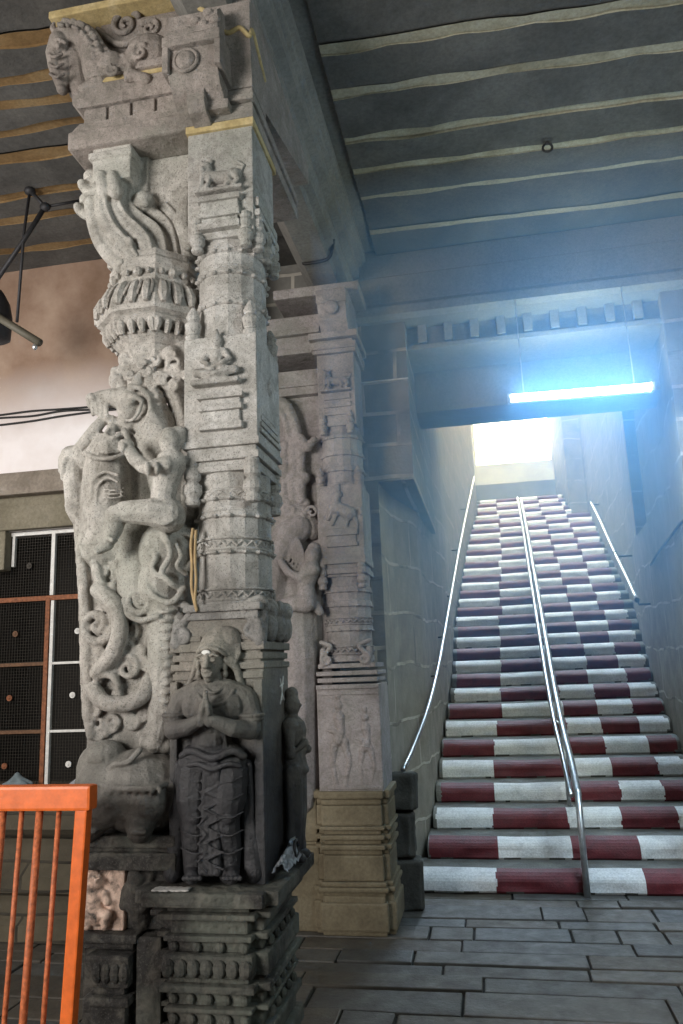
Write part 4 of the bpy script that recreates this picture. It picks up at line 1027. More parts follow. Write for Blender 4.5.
def side_figure():
    cl = Clay(); cx, cy = -.80, 3.13
    v = lambda y, z, x=0: Vector((cx + x, cy + y, z))
    cl.ball(v(0, 1.545), (.034, .036, .042)); cl.ball(v(.01, 1.59, -.005), (.028, .032, .03)); cl.ball(v(-.005, 1.545, .034), .008); cl.limb([v(0, 1.51), v(0, 1.49)], .022)
    cl.limb([v(-.055, 1.465), v(.055, 1.465)], [.034, .034]); cl.limb([v(0, 1.45), v(0, 1.37), v(0, 1.30)], [.058, .044, .06])
    cl.limb([v(-.06, 1.46), v(-.085, 1.36, .01), v(-.03, 1.40, .055)], [.026, .022, .018]); cl.limb([v(.06, 1.46), v(.085, 1.36, .01), v(.02, 1.37, .055)], [.026, .022, .018])
    for s in (-1, 1):
        cl.limb([v(.035 * s, 1.29), v(.04 * s, 1.14, .008), v(.035 * s, 1.0)], [.045, .034, .027]); cl.limb([v(.035 * s, .975), v(.04 * s, .965, .035)], [.024, .018])
        cl.limb([v(.07 * s, 1.30), v(.075 * s, 1.1), v(.09 * s, .98)], [.018, .016, .022])
    cl.limb(catmull([v(-.06, 1.31, .02), v(0, 1.29, .055), v(.06, 1.31, .02)]), .010)
    for k in range(3): cl.limb([v(-.01 + .01 * k, 1.28, .04), v(-.014 + .014 * k, 1.0, .028)], .009, seg=6)
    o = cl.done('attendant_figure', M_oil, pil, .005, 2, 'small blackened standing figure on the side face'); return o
side_figure()
def chalk_scrawl():
    b = bmesh.new(); x = -.832
    strokes = [[(3.055, 1.655), (3.075, 1.60), (3.07, 1.57)], [(3.10, 1.665), (3.075, 1.60), (3.045, 1.555)], [(3.075, 1.60), (3.105, 1.57)], [(3.045, 1.625), (3.10, 1.635)]]
    for s in strokes: tube(b, [Vector((x + .003, y, z)) for y, z in s], .0035, 5)
    bm_obj('chalk_mark', b, [M_chalk], pil, 'white chalk scrawl')
chalk_scrawl()

# ------------------------------------------------------------------ second pillar, against the wall beside the stairs
M_bp = pillar_stone('pinkish_granite', (.46, .42, .42), (.36, .325, .325), (.23, .205, .20))
M_bpo = pillar_stone('pinkish_carved_granite', (.44, .40, .40), (.34, .305, .30), (.21, .19, .185), None, 30)
M_bpbase = stone('ochre_granite_base', (.13, .105, .065), (.20, .165, .105), (.28, .24, .165), 2.6, .6, .8, 45)
QX, QY = -.955, 5.40
pil2 = empty('carved_pillar', (QX, QY, 0), 'farther pinkish pillar with ochre base beside the foot of the stairs', 'pillar')
def r6(px, py, d=0.0): return at(px, py, 5.25 + d)
def back_pillar():
    cx, cy = QX, QY; bm = bmesh.new()
    box(bm, (cx - .135, 5.25, 3.42), (cx + .145, 5.6, 3.98), 0, .008)
    for a in (-.10, .10): pendant(bm, cx + a, 5.235, 3.50, .8)
    mould(bm, cx - .08, cx + .10, 5.245, 5.5, [(3.50, 3.53, .01), (3.56, 3.60, .012), (3.62, 3.66, .008)], .005)
    P = []
    for a, b in ((3.42, 3.33), (3.33, 3.2), (3.2, 3.08), (3.08, 2.96)): P += [(.155, a), (.155, b + .04), (.163, b + .035), (.166, b + .004), (.157, b)]
    oct_shaft(bm, cx, cy + .02, P[::-1], 16, 1.0)
    box(bm, (cx - .165, 5.235, 2.44), (cx + .165, 5.62, 2.97), 0, .008)
    for a in (-.14, .14): pendant(bm, cx + a, 5.23, 2.40, .95); finial(bm, cx + a, 5.26, 2.965, .95)
    mould(bm, cx - .16, cx + .16, 5.24, 5.6, [(2.40, 2.45, .012), (2.37, 2.40, -.006), (2.33, 2.37, .01), (2.31, 2.33, -.01)], .006)
    mould(bm, cx - .09, cx + .11, 5.225, 5.4, [(2.52, 2.55, .012), (2.55, 2.60, .002), (2.60, 2.64, .014)], .005)
    P = []
    for a, b in ((2.33, 2.20), (2.20, 2.10), (2.10, 1.93), (1.93, 1.72)): P += [(.165, a), (.165, b + .045), (.173, b + .04), (.177, b + .004), (.167, b)]
    oct_shaft(bm, cx, cy + .02, P[::-1], 16, 1.0)
    for z in (2.20, 2.10, 1.93): petal_lip(bm, cx, cy + .02, z + .006, .168, sy=1.0)
    for z in (3.33, 3.2, 3.08): petal_lip(bm, cx, cy + .02, z + .006, .16, sy=1.0)
    for z, h in ((2.0, .045), (1.80, .05)): frieze(bm, cx, cy + .02, z, .172, h, sy=1.0)
    box(bm, (cx - .21, 5.23, .87), (cx + .225, 5.70, 1.55), 0, .01)
    for z0, z1, e in ((1.50, 1.525, .012), (1.54, 1.57, .02), (1.585, 1.615, .010), (1.63, 1.66, .016), (1.68, 1.71, .004)): mould(bm, cx - .19, cx + .205, 5.235, 5.65, [(z0, z1, e)], .005)
    fixn(bm); bm_obj('shaft', bm, [M_bp], pil2)
    # base: plain die on a cushion foot
    bm = bmesh.new()
    redented(bm, -1.19, -.715, 5.22, 5.67, [(.83, .88, .02), (.79, .83, .004), (.66, .79, .006), (.635, .66, .018), (.605, .635, -.006), (.575, .605, .016), (.545, .575, -.008), (.515, .545, .018), (.48, .515, -.004), (.32, .48, .002), (.29, .32, .018), (.26, .29, .03), (.235, .26, .010)], .04)
    prism(bm, [(-.06, .235), (-.075, .20), (-.078, .10), (-.06, .01), (-.05, 0), (.53, 0), (.55, .1), (.53, .235)], 'x', -1.24, -.69) if 0 else None
    for z0, z1, e in ((.19, .238, .018), (.03, .20, .034), (0, .04, .022)): redented(bm, -1.19, -.715, 5.22, 5.67, [(z0, z1, e)], .05)
    fixn(bm); bm_obj('base', bm, [M_bpbase], pil2)
    # capital
    bm = bmesh.new()
    box(bm, (cx - .16, 5.22, 3.98), (cx + .165, 5.65, 4.01), 0, .004)
    mould(bm, cx - .14, cx + .14, 5.24, 5.62, [(4.01, 4.06, .03), (4.06, 4.09, .0), (4.09, 4.14, .045)], .006)
    box(bm, (-1.50, 5.24, 4.01), (cx - .10, 5.65, 4.06), 0, .008); box(bm, (-1.46, 5.26, 4.06), (cx - .10, 5.65, 4.16), 0, .008); box(bm, (-1.52, 5.22, 4.16), (cx - .10, 5.65, 4.21), 0, .01); box(bm, (-1.5, 5.25, 4.21), (cx - .10, 5.65, 4.32), 0, .01)
    prism(bm, [(5.24, 4.13), (5.16, 4.22), (5.12, 4.30), (5.12, 4.42), (5.20, 4.48), (5.7, 4.48), (5.7, 4.13)], 'x', cx - .09, cx + .12)
    box(bm, (cx - .10, 5.11, 4.33), (cx + .13, 5.24, 4.44), 0, .01)
    ellip(bm, (cx + .015, 5.11, 4.29), (.055, .03, .055), seg=12)
    box(bm, (-1.42, 5.26, 4.48), (-.75, 5.70, 4.56), 0, .01)
    fixn(bm); bm_obj('capital', bm, [M_bp], pil2)
    lion('lion_relief', (cx + .0, 5.235, 3.72), .20, M_bpo, pil2)
    # prancing animal in low relief on the middle block
    cl = Clay(); v = lambda a, b, e=0: (cx + .01 + a * .30, 5.23 + e * .3, 2.76 + b * .30)
    cl.limb([v(-.15, .15), v(.05, .08), v(.22, -.02)], [.05, .045, .05]); cl.limb([v(-.15, .18), v(-.10, .40)], [.04, .03]); cl.ball(v(-.06, .46), (.035, .03, .03)); cl.limb([v(-.08, .5), v(-.05, .68)], [.02, .018])
    for a, b, c_, d_ in ((-.15, .1, -.32, -.12), (-.05, .05, -.22, -.25), (.2, -.05, .12, -.32), (.25, -.02, .38, -.3)): cl.limb([v(a, b), v((a + c_) / 2, (b + d_) / 2 + .05), v(c_, d_)], [.022, .018, .014])
    cl.limb(catmull([v(.3, .02), v(.45, .1), v(.48, -.05)]), .013)
    cl.block((cx - .10, 5.225, 2.63), (cx + .13, 5.26, 2.655)); cl.done('prancing_relief', M_bpo, pil2, .006, 1)
    # standing figures in low relief on the lower block
    for nm, x0, sc2 in (('dancer_relief', cx - .06, .62), ('dancer_relief', cx + .12, .52)):
        cl = Clay(); v = lambda a, b, e=0: (x0 + a * sc2, 5.248 + e * sc2, .90 + b * sc2)
        cl.ball(v(0, .86), (.05 * sc2 * 1.2, .035, .065 * sc2)); cl.ball(v(0, .96), (.045 * sc2, .03, .06 * sc2)); cl.limb([v(0, .74), v(.02, .6), v(-.01, .5)], [.075 * sc2, .055 * sc2, .08 * sc2])
        cl.limb([v(-.08, .74), v(-.17, .6), v(-.05, .58, -.04)], .03 * sc2); cl.limb([v(.08, .74), v(.18, .68), v(.14, .86)], .03 * sc2)
        cl.limb([v(-.05, .48), v(-.09, .25), v(-.05, .02)], [.06 * sc2, .045 * sc2, .04 * sc2]); cl.limb([v(.05, .48), v(.10, .26), v(.04, .02)], [.06 * sc2, .045 * sc2, .04 * sc2])
        cl.block((x0 - .10, 5.225, .885), (x0 + .10, 5.26, .91)); cl.done(nm, M_bpo, pil2, .006, 1)
    for sx in (-1, 1):
        cl = Clay(); c = (cx + sx * .13, 5.225, 1.74); cl.spiral(c, .045, 1.4, .014, a0=PI / 2, sgn=-sx); cl.limb(catmull([(c[0], 5.235, 1.79), (c[0] - sx * .03, 5.23, 1.83), (c[0] + sx * .04, 5.25, 1.86)]), .016); cl.limb([(c[0] + sx * .03, 5.25, 1.70), (c[0] + sx * .03, 5.27, 1.8)], .026)
        cl.block((c[0] - .03, 5.235, 1.70), (c[0] + .03, 5.30, 1.76)); cl.done('scroll_leaf', M_bp, pil2, .006, 1)
back_pillar()
def back_beast():
    g = lambda pts, d=0: [at(p[0], p[1], 5.36 + d + (p[2] if len(p) > 2 else 0)) for p in pts]
    # slab, lobed arch and scroll bracket under the capital
    bm = bmesh.new(); xr = QX - .12
    Z = lambda y: at(290, y, 5.3).z
    box(bm, (-1.62, 5.36, Z(800)), (xr, 5.71, Z(372)), 0, .01)
    for y0, y1, e in ((372, 388, .05), (388, 396, .02)): box(bm, (-1.60 - e, 5.30 - e * .3, Z(y1)), (xr, 5.70, Z(y0)), 0, .006)
    fixn(bm); bm_obj('backing_slab', bm, [M_bp], pil2)
    cl = Clay()
    cl.limb(catmull(g([(272, 402), (284, 404), (292, 416), (296, 432), (298, 440)], -.08)), .045); cl.limb(catmull(g([(272, 410), (280, 412), (286, 424), (289, 438)], -.10)), .028)
    for a, b in ((268, 445), (278, 448), (286, 446), (295, 444)): cl.ball(g([(a, b)], -.08)[0], (.05, .05, .05))
    for x in (266, 275, 284, 293, 300):
        cl.limb(g([(x, 450), (x + 1, 465), (x, 480), (x + 1, 500)], -.08), [.042, .034, .045, .04])
    cl.limb(g([(262, 480), (304, 478)], -.08), .05); cl.limb(g([(262, 505), (306, 503)], -.06), .035)
    cl.limb(g([(300, 440), (308, 447), (314, 440)], -.1), [.05, .04, .03])
    cl.done('scroll_bracket', M_bpo, pil2, .009, 2)
    cl = Clay(); rnd = random.Random(8)
    for k in range(13): cl.spiral(g([(rnd.uniform(276, 312), rnd.uniform(508, 528))], -.12)[0], .05, 1.2, .015, a0=k, sgn=(-1) ** k)
    cl.limb(g([(285, 505), (305, 518), (312, 530)], -.02), [.1, .1, .08])
    cl.done('leaf_crest', M_bpo, pil2, .009, 1)
    cl = Clay()
    cl.limb(g([(270, 600), (276, 560), (290, 535), (300, 528)], -.08), [.13, .13, .12, .10]); cl.limb(g([(300, 640), (300, 600), (290, 570)], .0), [.17, .16, .12])
    for k in range(6): cl.limb(catmull(g([(284 + 3 * k, 530 + 2 * k, -.16), (290 + 3 * k, 545 + 3 * k, -.17), (284 + 3 * k, 560 + 4 * k, -.16)])), .011)
    cl.limb(g([(296, 610), (299, 660), (299, 720), (299, 795)], -.04), [.155, .15, .145, .14])
    b2 = cl.done('rearing_beast', M_bp, pil2, .010, 2)
    cl = Clay()
    cl.ball(g([(312, 556)], -.16)[0], (.055, .06, .07)); cl.ball(g([(314, 549)], -.13)[0], (.05, .05, .05))
    cl.limb(g([(310, 570), (306, 585), (306, 600)], -.16), [.075, .062, .08]); cl.limb(g([(314, 570), (300, 578), (288, 572), (281, 562)], -.2), [.04, .036, .03, .026])
    cl.limb(g([(306, 603), (292, 604), (282, 606)], -.2), [.07, .055, .045]); cl.limb(g([(308, 604), (316, 606), (320, 612)], -.14), [.05, .04, .03])
    cl.done('rider', M_bp, b2, .008, 2)
    bm = bmesh.new(); mould(bm, -1.45, -1.20, 5.28, 5.70, [(.86, .885, .02), (.55, .86, .0), (.53, .55, -.006), (.0, .53, .012)], .01); fixn(bm)
    bm_obj('side_base', bm, [M_bpbase], pil2)
back_beast()

# ------------------------------------------------------------------ great beam along the row of pillars
def great_beam():
    bm = bmesh.new()
    prof = [(-1.30, 5.02), (-1.24, 4.80), (-1.12, 4.62), (-.93, 4.62), (-.915, 4.66), (-.868, 4.68), (-.862, 4.72), (-.845, 4.74), (-.85, 4.80), (-.80, 4.82), (-.795, 4.90), (-.775, 4.91), (-.77, 4.95), (-.745, 4.96), (-.745, 5.02)]
    prism(bm, prof, 'y', -4.0, 5.72); fixn(bm)
    bm_obj('beam_main', bm, [M_beam], kind='structure')
    bm = bmesh.new(); box(bm, (-1.3, -4.0, 5.04), (-.6, 5.9, 5.3)); bm_obj('ceiling_recess', bm, [M_beam], kind='structure')
    # ragged cement bead over the shoulder of the near capital
    bm = bmesh.new(); P = [at(196, 6, 2.762), at(208, 14, 2.762), at(218, 27, 2.762), at(228, 33, 2.762), at(240, 28, 2.762), at(249, 36, 2.762), Vector((-.826, 2.80, 4.49)), Vector((-.826, 2.90, 4.44)), Vector((-.829, 3.0, 4.40))]
    tube(bm, catmull(P), .011, 7); bm_obj('cement_bead', bm, [M_joint], pil, smooth=True)
great_beam()
def quoins():
    cl = Clay(); R = random.Random(3)
    for x0, x1, z0, z1 in ((-.76, -.57, .66, .925), (-.77, -.60, .35, .65), (-.77, -.555, .0, .34)):
        for k in range(5):
            M = Matrix.Translation(((x0 + x1) / 2, 5.78, (z0 + z1) / 2)) @ Matrix.Rotation(R.uniform(-.09, .09), 4, 'Y') @ Matrix.Rotation(R.uniform(-.25, .25), 4, 'Z') @ Matrix.Rotation(R.uniform(-.1, .1), 4, 'X')
            f = R.uniform(.80, .98); cl.block(Vector((x0 - x1, -.16, z0 - z1)) * f / 2, Vector((x1 - x0, .16, z1 - z0)) * f / 2, M)
    return cl.done('trim_quoin', stone('dark_quoin', (.035, .033, .028), (.06, .056, .047), (.10, .094, .078), 4, .8, .85, 50), None, .009, 5)
quoins()['kind'] = 'structure'

# ------------------------------------------------------------------ barred and meshed window
M_wpaint = plain('white_frame_paint', (.70, .69, .67), .6, 0, .2)
M_rust = plain('rusty_orange_iron', (.24, .085, .035), .75, 0, .45, .3, 45)
M_brown = plain('brown_iron', (.14, .07, .035), .75, 0, .4, .3, 45)
M_wire = plain('dull_wire', (.045, .038, .03), .7, .2)
def window():
    y = WY + .04; g = lambda a, b: at(a, b, y)
    root = bpy.data.objects.new('window_1', None); C.objects.link(root); root.location = (-2.9, y, .93); root['kind'] = 'structure'
    def bar(nm, p, r_, m, w=.022):
        bm = bmesh.new(); a, b = Vector(p), Vector(r_); d = (b - a); up = abs(d.z) > abs(d.x)
        if up: box(bm, (a.x - w / 2, y - .015, min(a.z, b.z)), (a.x + w / 2, y + .015, max(a.z, b.z)), 0, .003)
        else: box(bm, (min(a.x, b.x), y - .013, a.z - w / 2), (max(a.x, b.x), y + .013, a.z + w / 2), 0, .003)
        return bm_obj(nm, bm, [m], root)
    xm, xr_, xl_ = g(50, 660).x, -2.1, -4.29
    zt, z1, z2, z3, z0 = g(55, 532).z, g(50, 598).z, g(60, 663).z, g(60, 731).z, .93
    bar('window_rail', (xl_, 0, zt), (xr_, 0, zt), M_wpaint, .028)
    bar('window_post', (xm, 0, z1 + .02), (xm, 0, zt), M_wpaint, .03)
    bar('window_post', (xm + .012, 0, z0), (xm + .012, 0, z1 - .02), M_wpaint, .026)
    bar('window_post', (xm - .028, 0, z0), (xm - .028, 0, z1), M_rust, .034)
    bar('window_post', (g(14, 560).x, 0, zt - .25), (g(14, 560).x, 0, zt), M_wpaint, .022)
    bar('window_rail', (xl_, 0, z1), (xr_, 0, z1), M_rust, .036)
    for z in (z2, z3):
        bar('window_rail', (xl_, 0, z), (xm - .045, 0, z), M_brown, .026); bar('window_rail', (xm + .025, 0, z), (xr_, 0, z), M_wpaint, .018)
    bar('window_post', (xr_ - .02, 0, z0), (xr_ - .02, 0, zt), M_wpaint, .026)
    bm = bmesh.new(); st = .022
    n = int((xr_ - xl_) / st)
    for k in range(n): x = xl_ + k * st; box(bm, (x - .0012, y + .018, z0), (x + .0012, y + .0205, zt))
    for k in range(int((zt - z0) / st)): z = z0 + k * st; box(bm, (xl_, y + .020, z - .0012), (xr_, y + .0225, z + .0012))
    me = bm_obj('wire_mesh', bm, [M_wire], root)
    for (a, b, m) in ((30, 566, M_wire), (78, 631, M_wpaint), (73, 695, M_wpaint), (69, 764, M_wpaint), (16, 634, M_brown), (10, 698, M_rust), (5, 766, M_rust), (95, 566, M_wpaint)):
        bm = bmesh.new(); c = g(a, b); tube(bm, [Vector((c.x, y - .002, c.z)), Vector((c.x, y - .012, c.z))], .022, 16); ellip(bm, (c.x, y - .013, c.z), (.012, .006, .012), seg=10); fixn(bm)
        bm_obj('clamp_disc', bm, [m], root)
    # stores dimly seen inside
window()

# ------------------------------------------------------------------ orange barrier
M_orange = plain('orange_paint', (.72, .14, .02), .45, 0, .22, .2, 25)
M_orange_worn = plain('worn_orange_paint', (.50, .13, .045), .6, 0, .5, .3, 60)
def barrier():
    Y = 2.46; g = lambda a, b: at(a, b, Y)
    zt, zb = g(50, 785).z, g(50, 810).z; xr_ = g(94, 800).x
    LEAN = .062
    root = empty('orange_barrier', (-2.0, Y, 0), 'orange painted steel barrier with thin upright bars, left of the pillar', 'barrier')
    bm = bmesh.new(); box(bm, (-3.4, Y - .028, zb), (xr_, Y + .028, zt), 0, .010)
    bm_obj('top_rail', bm, [M_orange], root)
    for xp in (g(83.5, 820).x, -3.33):
        bm = bmesh.new(); vs = box(bm, (xp - .022, Y - .02, 0), (xp + .022, Y + .02, zb + .005), 0, .006); vs += box(bm, (xp - .05, Y - .08, 0), (xp + .05, Y + .08, .012), 0, .003)
        for v_ in vs: v_.co.x -= LEAN * (1 - v_.co.z / zb)
        bm_obj('post', bm, [M_orange], root)
    bm = bmesh.new(); box(bm, (-3.43, Y - .015, .12), (g(82, 820).x - .1, Y + .015, .16), 0, .004); bm_obj('bottom_rail', bm, [M_orange], root)
    xs = [g(a, 850).x for a in (58, 38.5, 20.5, 1.5)]
    st = xs[1] - xs[0]
    k = 0; x = xs[0]
    allx = list(xs)
    while allx[-1] + st > -3.28: allx.append(allx[-1] + st)
    for k, x in enumerate(allx):
        r = .0125 if k % 2 else .0085
        bm = bmesh.new(); tube(bm, [Vector((x - LEAN * .87, Y, .14)), Vector((x - LEAN * .45, Y, .55 * zb)), Vector((x, Y, zb + .01))], r, 10); bm_obj('bar', bm, [M_orange_worn], root, smooth=True)
barrier()

# ------------------------------------------------------------------ handrails
M_steel = plain('bright_steel', (.62, .64, .66), .28, 1.0, .15, .05)
M_galv = plain('galvanised_pipe', (.62, .64, .66), .38, .85, .2, .05)
M_iron = plain('dark_iron', (.05, .05, .055), .6, .6)
def onslope(px, py, z0, y0, k=.4504):
    d = R0 * ((px - 341.5) / F) + D0 * ((py - 512) / F) + F0
    s = (z0 - k * y0 - EYE) / (d.z - k * d.y); return Vector((0, 0, EYE)) + d * s
def rails():
    P = [at(403, 770, 5.83)] + [onslope(a, b, .93, 5.9) for a, b in ((414, 746), (428, 708), (438, 668), (445, 630), (452, 590), (460, 545), (468, 505), (474, 477))]
    for i in range(1, len(P)): P[i].x = max(P[i].x, wallx(LW, P[i].y) + .05)
    root = empty('handrail', P[0], 'long thin steel handrail along the left wall of the stairs', 'handrail')
    bm = bmesh.new(); tube(bm, catmull(P, 8), .019, 10); bm_obj('rail', bm, [M_steel], root, smooth=True)
    for i in (3, 4, 5, 6, 7):
        p = P[i]; bm = bmesh.new(); x = wallx(LW, p.y); tube(bm, [p + Vector((0, 0, -.012)), Vector((p.x, p.y, p.z - .07)), Vector((x + .002, p.y, p.z - .075))], .008, 7); bm_obj('bracket', bm, [M_iron], root, smooth=True)
    # double rail down the middle
    foot = at(587, 891, SD0 - .05); foot.z = 0; top = at(576.5, 792, SD0 - .05); top.x = foot.x
    A = [onslope(a, b, top.z, SD0 - .05) for a, b in ((572, 765), (562, 725), (553, 680), (546, 640), (539, 600), (532, 560), (526, 525), (521, 500))]
    root = empty('handrail', foot, 'double pipe handrail on posts down the middle of the stairs', 'handrail')
    bm = bmesh.new(); tube(bm, [foot, (foot + top) / 2, top] , .024, 10); bm_obj('post', bm, [M_galv], root, smooth=True)
    bm = bmesh.new(); tube(bm, catmull([top + Vector((0, 0, -.02))] + A, 6), .028, 10); bm_obj('lower_rail', bm, [M_galv], root, smooth=True)
    B = [top + Vector((-.06, -.10, -.0))] + [p + Vector((-.065, 0, .055)) for p in A]
    bm = bmesh.new(); tube(bm, catmull(B, 6), .019, 10); ellip(bm, B[0], .024, seg=10); bm_obj('upper_rail', bm, [M_steel], root, smooth=True)
    for i in (1, 3, 5, 6, 7):
        p = A[i]; k = int((p.y - SD0) / ST); z = (k + 1) * SR
        bm = bmesh.new(); tube(bm, [Vector((p.x, p.y, z + .003)), Vector((p.x, p.y, p.z))], .018, 8); tube(bm, [p, p + Vector((-.065, 0, .05))], .010, 7); bm_obj('post', bm, [M_galv], root, smooth=True)
    # short rail on the right wall
    R_ = [at(637, 600, 8.75), at(626, 576, 9.5), at(615, 553, 10.4), at(600, 520, 12.6), at(591, 502, 14.2)]
    for p in R_: p.x = min(p.x, wallx(RWALL, p.y) - .05)
    root = empty('handrail', R_[0], 'short steel handrail fixed to the right wall of the stairs', 'handrail')
    bm = bmesh.new(); tube(bm, catmull(R_, 5), .021, 10); bm_obj('rail', bm, [M_steel], root, smooth=True)
    for i in (0, 2, 4):
        p = R_[i]; x = wallx(RWALL, p.y); bm = bmesh.new(); tube(bm, [p, Vector((p.x + .02, p.y, p.z - .05)), Vector((x - .002, p.y, p.z - .05))], .012, 7); ellip(bm, p, .03, seg=10); bm_obj('bracket', bm, [M_iron], root, smooth=True)
rails()

# ------------------------------------------------------------------ tube lamp over the stairs
def emis(name, col, s):
    m_ = bpy.data.materials.new(name); m_.use_nodes = True; b = m_.node_tree.nodes['Principled BSDF']
    b.inputs['Base Color'].default_value = (.8, .8, .8, 1); b.inputs['Emission Color'].default_value = (*col, 1); b.inputs['Emission Strength'].default_value = s; return m_
def tube_lamp():
    Y = 5.52; a, b = at(511, 398, Y), at(651, 386.5, Y)
    root = empty('tube_lamp', (a + b) / 2, 'glowing tube lamp hung before the stair opening', 'lamp')
    d = (b - a).normalized()
    bm = bmesh.new(); tube(bm, [a, (a + b) / 2, b], .024, 16); bm_obj('tube', bm, [emis('lit_tube', (.52, .77, 1.0), TUBE)], root, 'glowing white tube', True)
    bm = bmesh.new(); off = Vector((0, .055, .0))
    M = Matrix.Translation((a + b) / 2 + off) @ d.to_track_quat('X', 'Z').to_matrix().to_4x4(); L = (b - a).length / 2
    box(bm, (-L - .02, -.018, -.022), (L + .02, .03, .022), 0, .004, M); bm_obj('batten', bm, [M_wpaint], root)
    for e in (-.8, .8):
        p = (a + b) / 2 + off + d * (L * e); bm = bmesh.new(); tube(bm, [p + Vector((0, 0, .015)), Vector((p.x, p.y + .06, 4.425))], .004, 6); bm_obj('hanger_wire', bm, [M_galv], root)
    for p, s in ((a, -1), (b, 1)):
        bm = bmesh.new(); box(bm, (s * L - .012 + s * .012, -.075, -.03), (s * L + .012 + s * .012, .01, .03), 0, .004, M); bm_obj('lamp_holder', bm, [M_wpaint], root)
tube_lamp()

# ------------------------------------------------------------------ cables and hanging ironwork
def cable(name, pts, r, mat, label, cat='cable', group=None, k=6):
    bm = bmesh.new(); tube(bm, catmull(pts, k), r, 7); o = bm_obj(name, bm, [mat], smooth=True); return tag(o, label, cat, group)
M_black = plain('black_cable', (.012, .012, .013), .6)
for ys, nm in (((415, 411, 409, 406), 'thin black cable across the worn plaster wall, topmost of three'), ((418, 416, 411, 409), 'thin black cable across the worn plaster wall, middle of three'), ((425, 421, 416, 411), 'thin black cable across the worn plaster wall, lowest of three')):
    P = [at(-30, ys[0] + 3, WY - .012)] + [at(x, y, WY - .012) for x, y in zip((0, 32, 62, 100), ys)] + [at(150, ys[3] - 5, WY - .012)]
    cable('electric_cord', P, .008, M_black, nm, group='cables across the plaster wall')
cable('cable', [Vector((min(wallx(RWALL, y), 1.49 if y < 5.76 else 9) - .02, y, at(x, yy, y).z)) for x, yy, y in ((683, 519, 5.78), (668, 527, 6.3), (655, 540, 7.0), (646, 552, 7.7), (634, 566, 8.25))], .012, M_black, 'black cable running down the right wall to the stairs')
cable('cable', [Vector((-.865, 4.9, 4.705)), Vector((-.885, 4.95, 4.66)), Vector((-.935, 5.0, 4.612)), Vector((-1.1, 5.02, 4.612)), Vector((-1.118, 5.02, 4.63))], .012, M_black, 'black cable looped round the underside of the great beam')
cable('cable', [at(360, 383, FY - .012), at(384, 380.5, FY - .012), at(408, 378, FY - .012)], .006, M_wpaint, 'thin white cable across the blue-lit jamb masonry')
def hanging():
    h1 = zy(30, 190, 4.985); Y = h1.y; root = empty('hanging_lamp_frame', h1, 'dark iron lamp frame hung from the ceiling, top left', 'lamp')
    h2 = at(45, 207, Y); h3 = at(83, 200, Y + .1)
    for nm, pts, r in (('rod', [h1, at(24, 232, Y), at(17, 322, Y)], .010), ('rod', [h2, at(24, 240, Y), at(-6, 284, Y)], .016), ('rod', [h1, h2], .012), ('rod', [h2, h3], .010)):
        bm = bmesh.new(); tube(bm, pts, r, 8); bm_obj(nm, bm, [M_iron], root, smooth=True)
    bm = bmesh.new(); ellip(bm, h2, (.04, .03, .032), seg=10); bm_obj('clamp', bm, [M_iron], root, smooth=True)
    bm = bmesh.new(); ellip(bm, h1 + Vector((0, 0, -.01)), (.04, .04, .03), seg=10); bm_obj('ceiling_hook', bm, [M_iron], root, smooth=True)
    a, b = at(-20, 306, Y - .03), at(40, 343, Y - .03)
    bm = bmesh.new(); tube(bm, [a, (a + b) / 2, b], .026, 12); bm_obj('pipe', bm, [plain('olive_pipe', (.11, .10, .075), .6)], root, smooth=True)
    bm = bmesh.new(); c = at(-4, 318, Y + .06); lathe(bm, [(.07, -.17), (.10, -.15), (.105, 0), (.085, .10), (.05, .17), (.03, .2)], c, 14); fixn(bm); bm_obj('lamp_housing', bm, [M_iron], root, smooth=True)
    bm = bmesh.new(); ellip(bm, at(35, 347, Y - .03), (.018, .018, .022), seg=10); bm_obj('bulb', bm, [M_galv], root, smooth=True)
hanging()
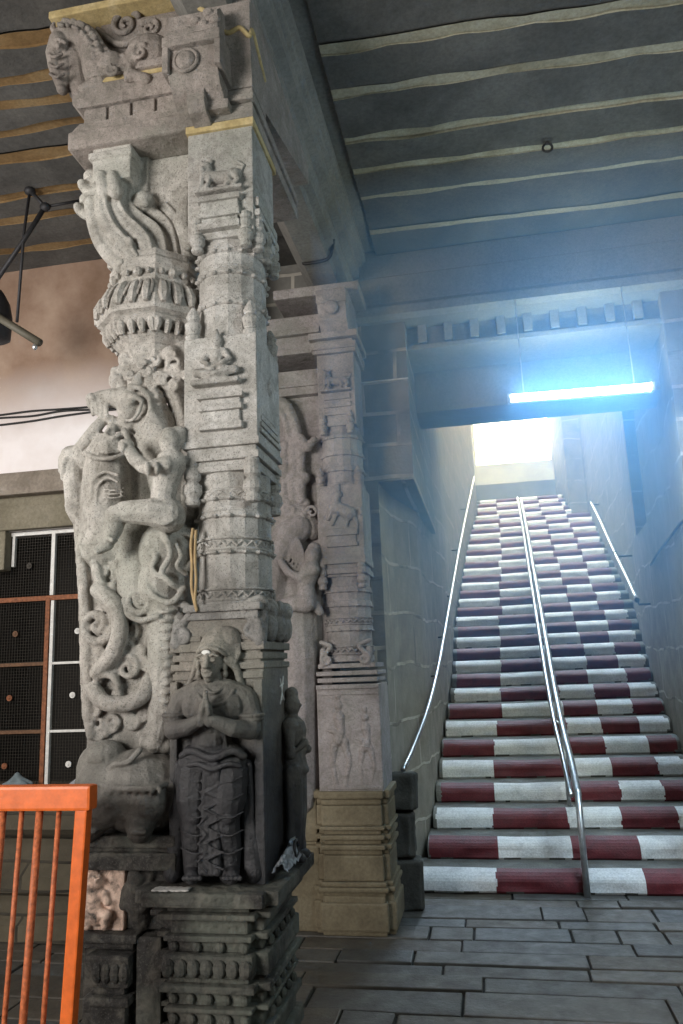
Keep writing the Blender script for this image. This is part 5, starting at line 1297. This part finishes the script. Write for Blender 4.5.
def small_things():
    c = zy(547, 143, 4.99)
    bm = bmesh.new(); tube(bm, [c + Vector((.03 * math.cos(t), 0, -.035 + .03 * math.sin(t))) for t in [2 * PI * k / 16 for k in range(17)]], .008, 7); tube(bm, [c + Vector((0, 0, .02)), c + Vector((0, 0, -.01))], .012, 7)
    tag(bm_obj('ceiling_ring', bm, [M_iron], smooth=True), 'small dark iron ring hanging from the right ceiling slabs', 'ring')
    # crumpled wrapper on the ledge of the near pillar
    rnd = random.Random(4); bm = bmesh.new(); n = 12; V = [[None] * n for _ in range(n)]
    o = Vector((-.800, 2.80, .962)); wrap = plain('silver_wrapper', (.62, .66, .72), .35, .2, .5, .3, 60)
    for i in range(n):
        for j in range(n):
            u, v = i / (n - 1), j / (n - 1)
            V[i][j] = bm.verts.new(o + Vector((-.01 + .05 * v + .012 * rnd.random(), .22 * u, .02 + .055 * math.sin(PI * v) * (.4 + .9 * u) + .018 * rnd.random())))
    for i in range(n - 1):
        for j in range(n - 1): bm.faces.new((V[i][j], V[i][j + 1], V[i + 1][j + 1], V[i + 1][j]))
    bmesh.ops.solidify(bm, geom=bm.faces[:], thickness=.003); fixn(bm)
    w_ = empty('crumpled_wrapper', (-.80, 2.95, .945), 'crumpled silver wrapper lying on the ledge at the blackened figure\'s feet', 'wrapper')
    bm_obj('foil', bm, [wrap], w_)
    bm = bmesh.new(); c = Vector((-.765, 2.975, 1.03))
    tube(bm, [c + Vector((.006, .028 * math.cos(t), .028 * math.sin(t))) for t in [2 * PI * k / 18 for k in range(19)]], .006, 6); bm_obj('printed_ring', bm, [M_iron], w_, 'dark ring print', True)
    # pale ash below the figure
    cl = Clay(); r2 = random.Random(2)
    for k in range(60): cl.ball((-1.15 + .06 * r2.uniform(-1, 1), 2.722 + .02 * r2.uniform(-1, 1), .949), (.013, .010, .004))
    o = cl.done('ash_heap', M_chalk, None, .0028, 0); o.data.materials[0] = plain('grey_ash', (.42, .41, .40), .95); tag(o, 'thin smear of pale ash on the pillar ledge by the figure\'s left foot', 'ash', None, 'stuff')
    # cloths on the window ledge
    for nm, (a, b), s, col, lab in (('folded_cloth', (17, 779), (.10, .07, .07), (.16, .20, .22), 'bluish folded cloth on the window ledge behind the barrier'), ('folded_cloth', (78, 781), (.06, .06, .04), (.30, .31, .34), 'small grey folded cloth on the window ledge beside the beast')):
        cl = Clay(); p = at(a, b, 5.08); p.z = .935; R2 = random.Random(a)
        for k in range(5): cl.limb([p + Vector((s[0] * R2.uniform(-1, -.5), R2.uniform(-.5, .5) * s[1], s[2] * (.15 + .1 * k))), p + Vector((0, 0, s[2] * (.5 + .2 * k))), p + Vector((s[0] * R2.uniform(.5, 1), R2.uniform(-.5, .5) * s[1], s[2] * (.15 + .1 * k)))], [.016, .024, .016])
        cl.block(p + Vector((-s[0] * .8, -s[1] * .6, 0)), p + Vector((s[0] * .8, s[1] * .6, s[2] * .5)))
        tag(cl.done(nm, plain('cloth', col, .9), None, .008, 3), lab, 'cloth')
    # tan cord hanging down the left edge of the shaft
    P = [at(a, b, 2.79) for a, b in ((193, 528), (191, 545), (192, 565), (191.5, 585), (194, 600), (197, 611), (195, 600), (196, 580), (195, 555), (196, 530))]
    cable('cord', P, .006, plain('tan_cord', (.42, .30, .16), .9), 'tan cord looped down the left edge of the near pillar shaft', 'cord')
small_things()

# ------------------------------------------------------------------ added scattering volume imitating lens glare round the lamp
def glare_veil():
    bm = bmesh.new(); box(bm, (-.98, 4.6, 1.2), (2.2, 7.4, 4.97)); fixn(bm)
    m_ = bpy.data.materials.new('glare_veil'); m_.use_nodes = True; t = m_.node_tree; t.nodes.clear()
    o = t.nodes.new('ShaderNodeOutputMaterial'); v = t.nodes.new('ShaderNodeVolumeScatter'); v.inputs['Color'].default_value = HCOL; v.inputs['Anisotropy'].default_value = .0
    g = t.nodes.new('ShaderNodeNewGeometry'); s = t.nodes.new('ShaderNodeSeparateXYZ'); t.links.new(g.outputs['Position'], s.inputs[0])
    r = t.nodes.new('ShaderNodeMapRange'); r.interpolation_type = 'SMOOTHSTEP'
    for k, x in (('From Min', 1.2), ('From Max', 3.6), ('To Min', .0), ('To Max', GLARE)): r.inputs[k].default_value = x
    t.links.new(s.outputs[2], r.inputs[0]); t.links.new(r.outputs[0], v.inputs['Density'])
    t.links.new(v.outputs[0], o.inputs['Volume'])
    ob = bm_obj('glare_veil', bm, [m_], kind='stuff'); tag(ob, 'added bluish veil imitating lens glare round the lamp above the stairs', 'glare_veil')
glare_veil()
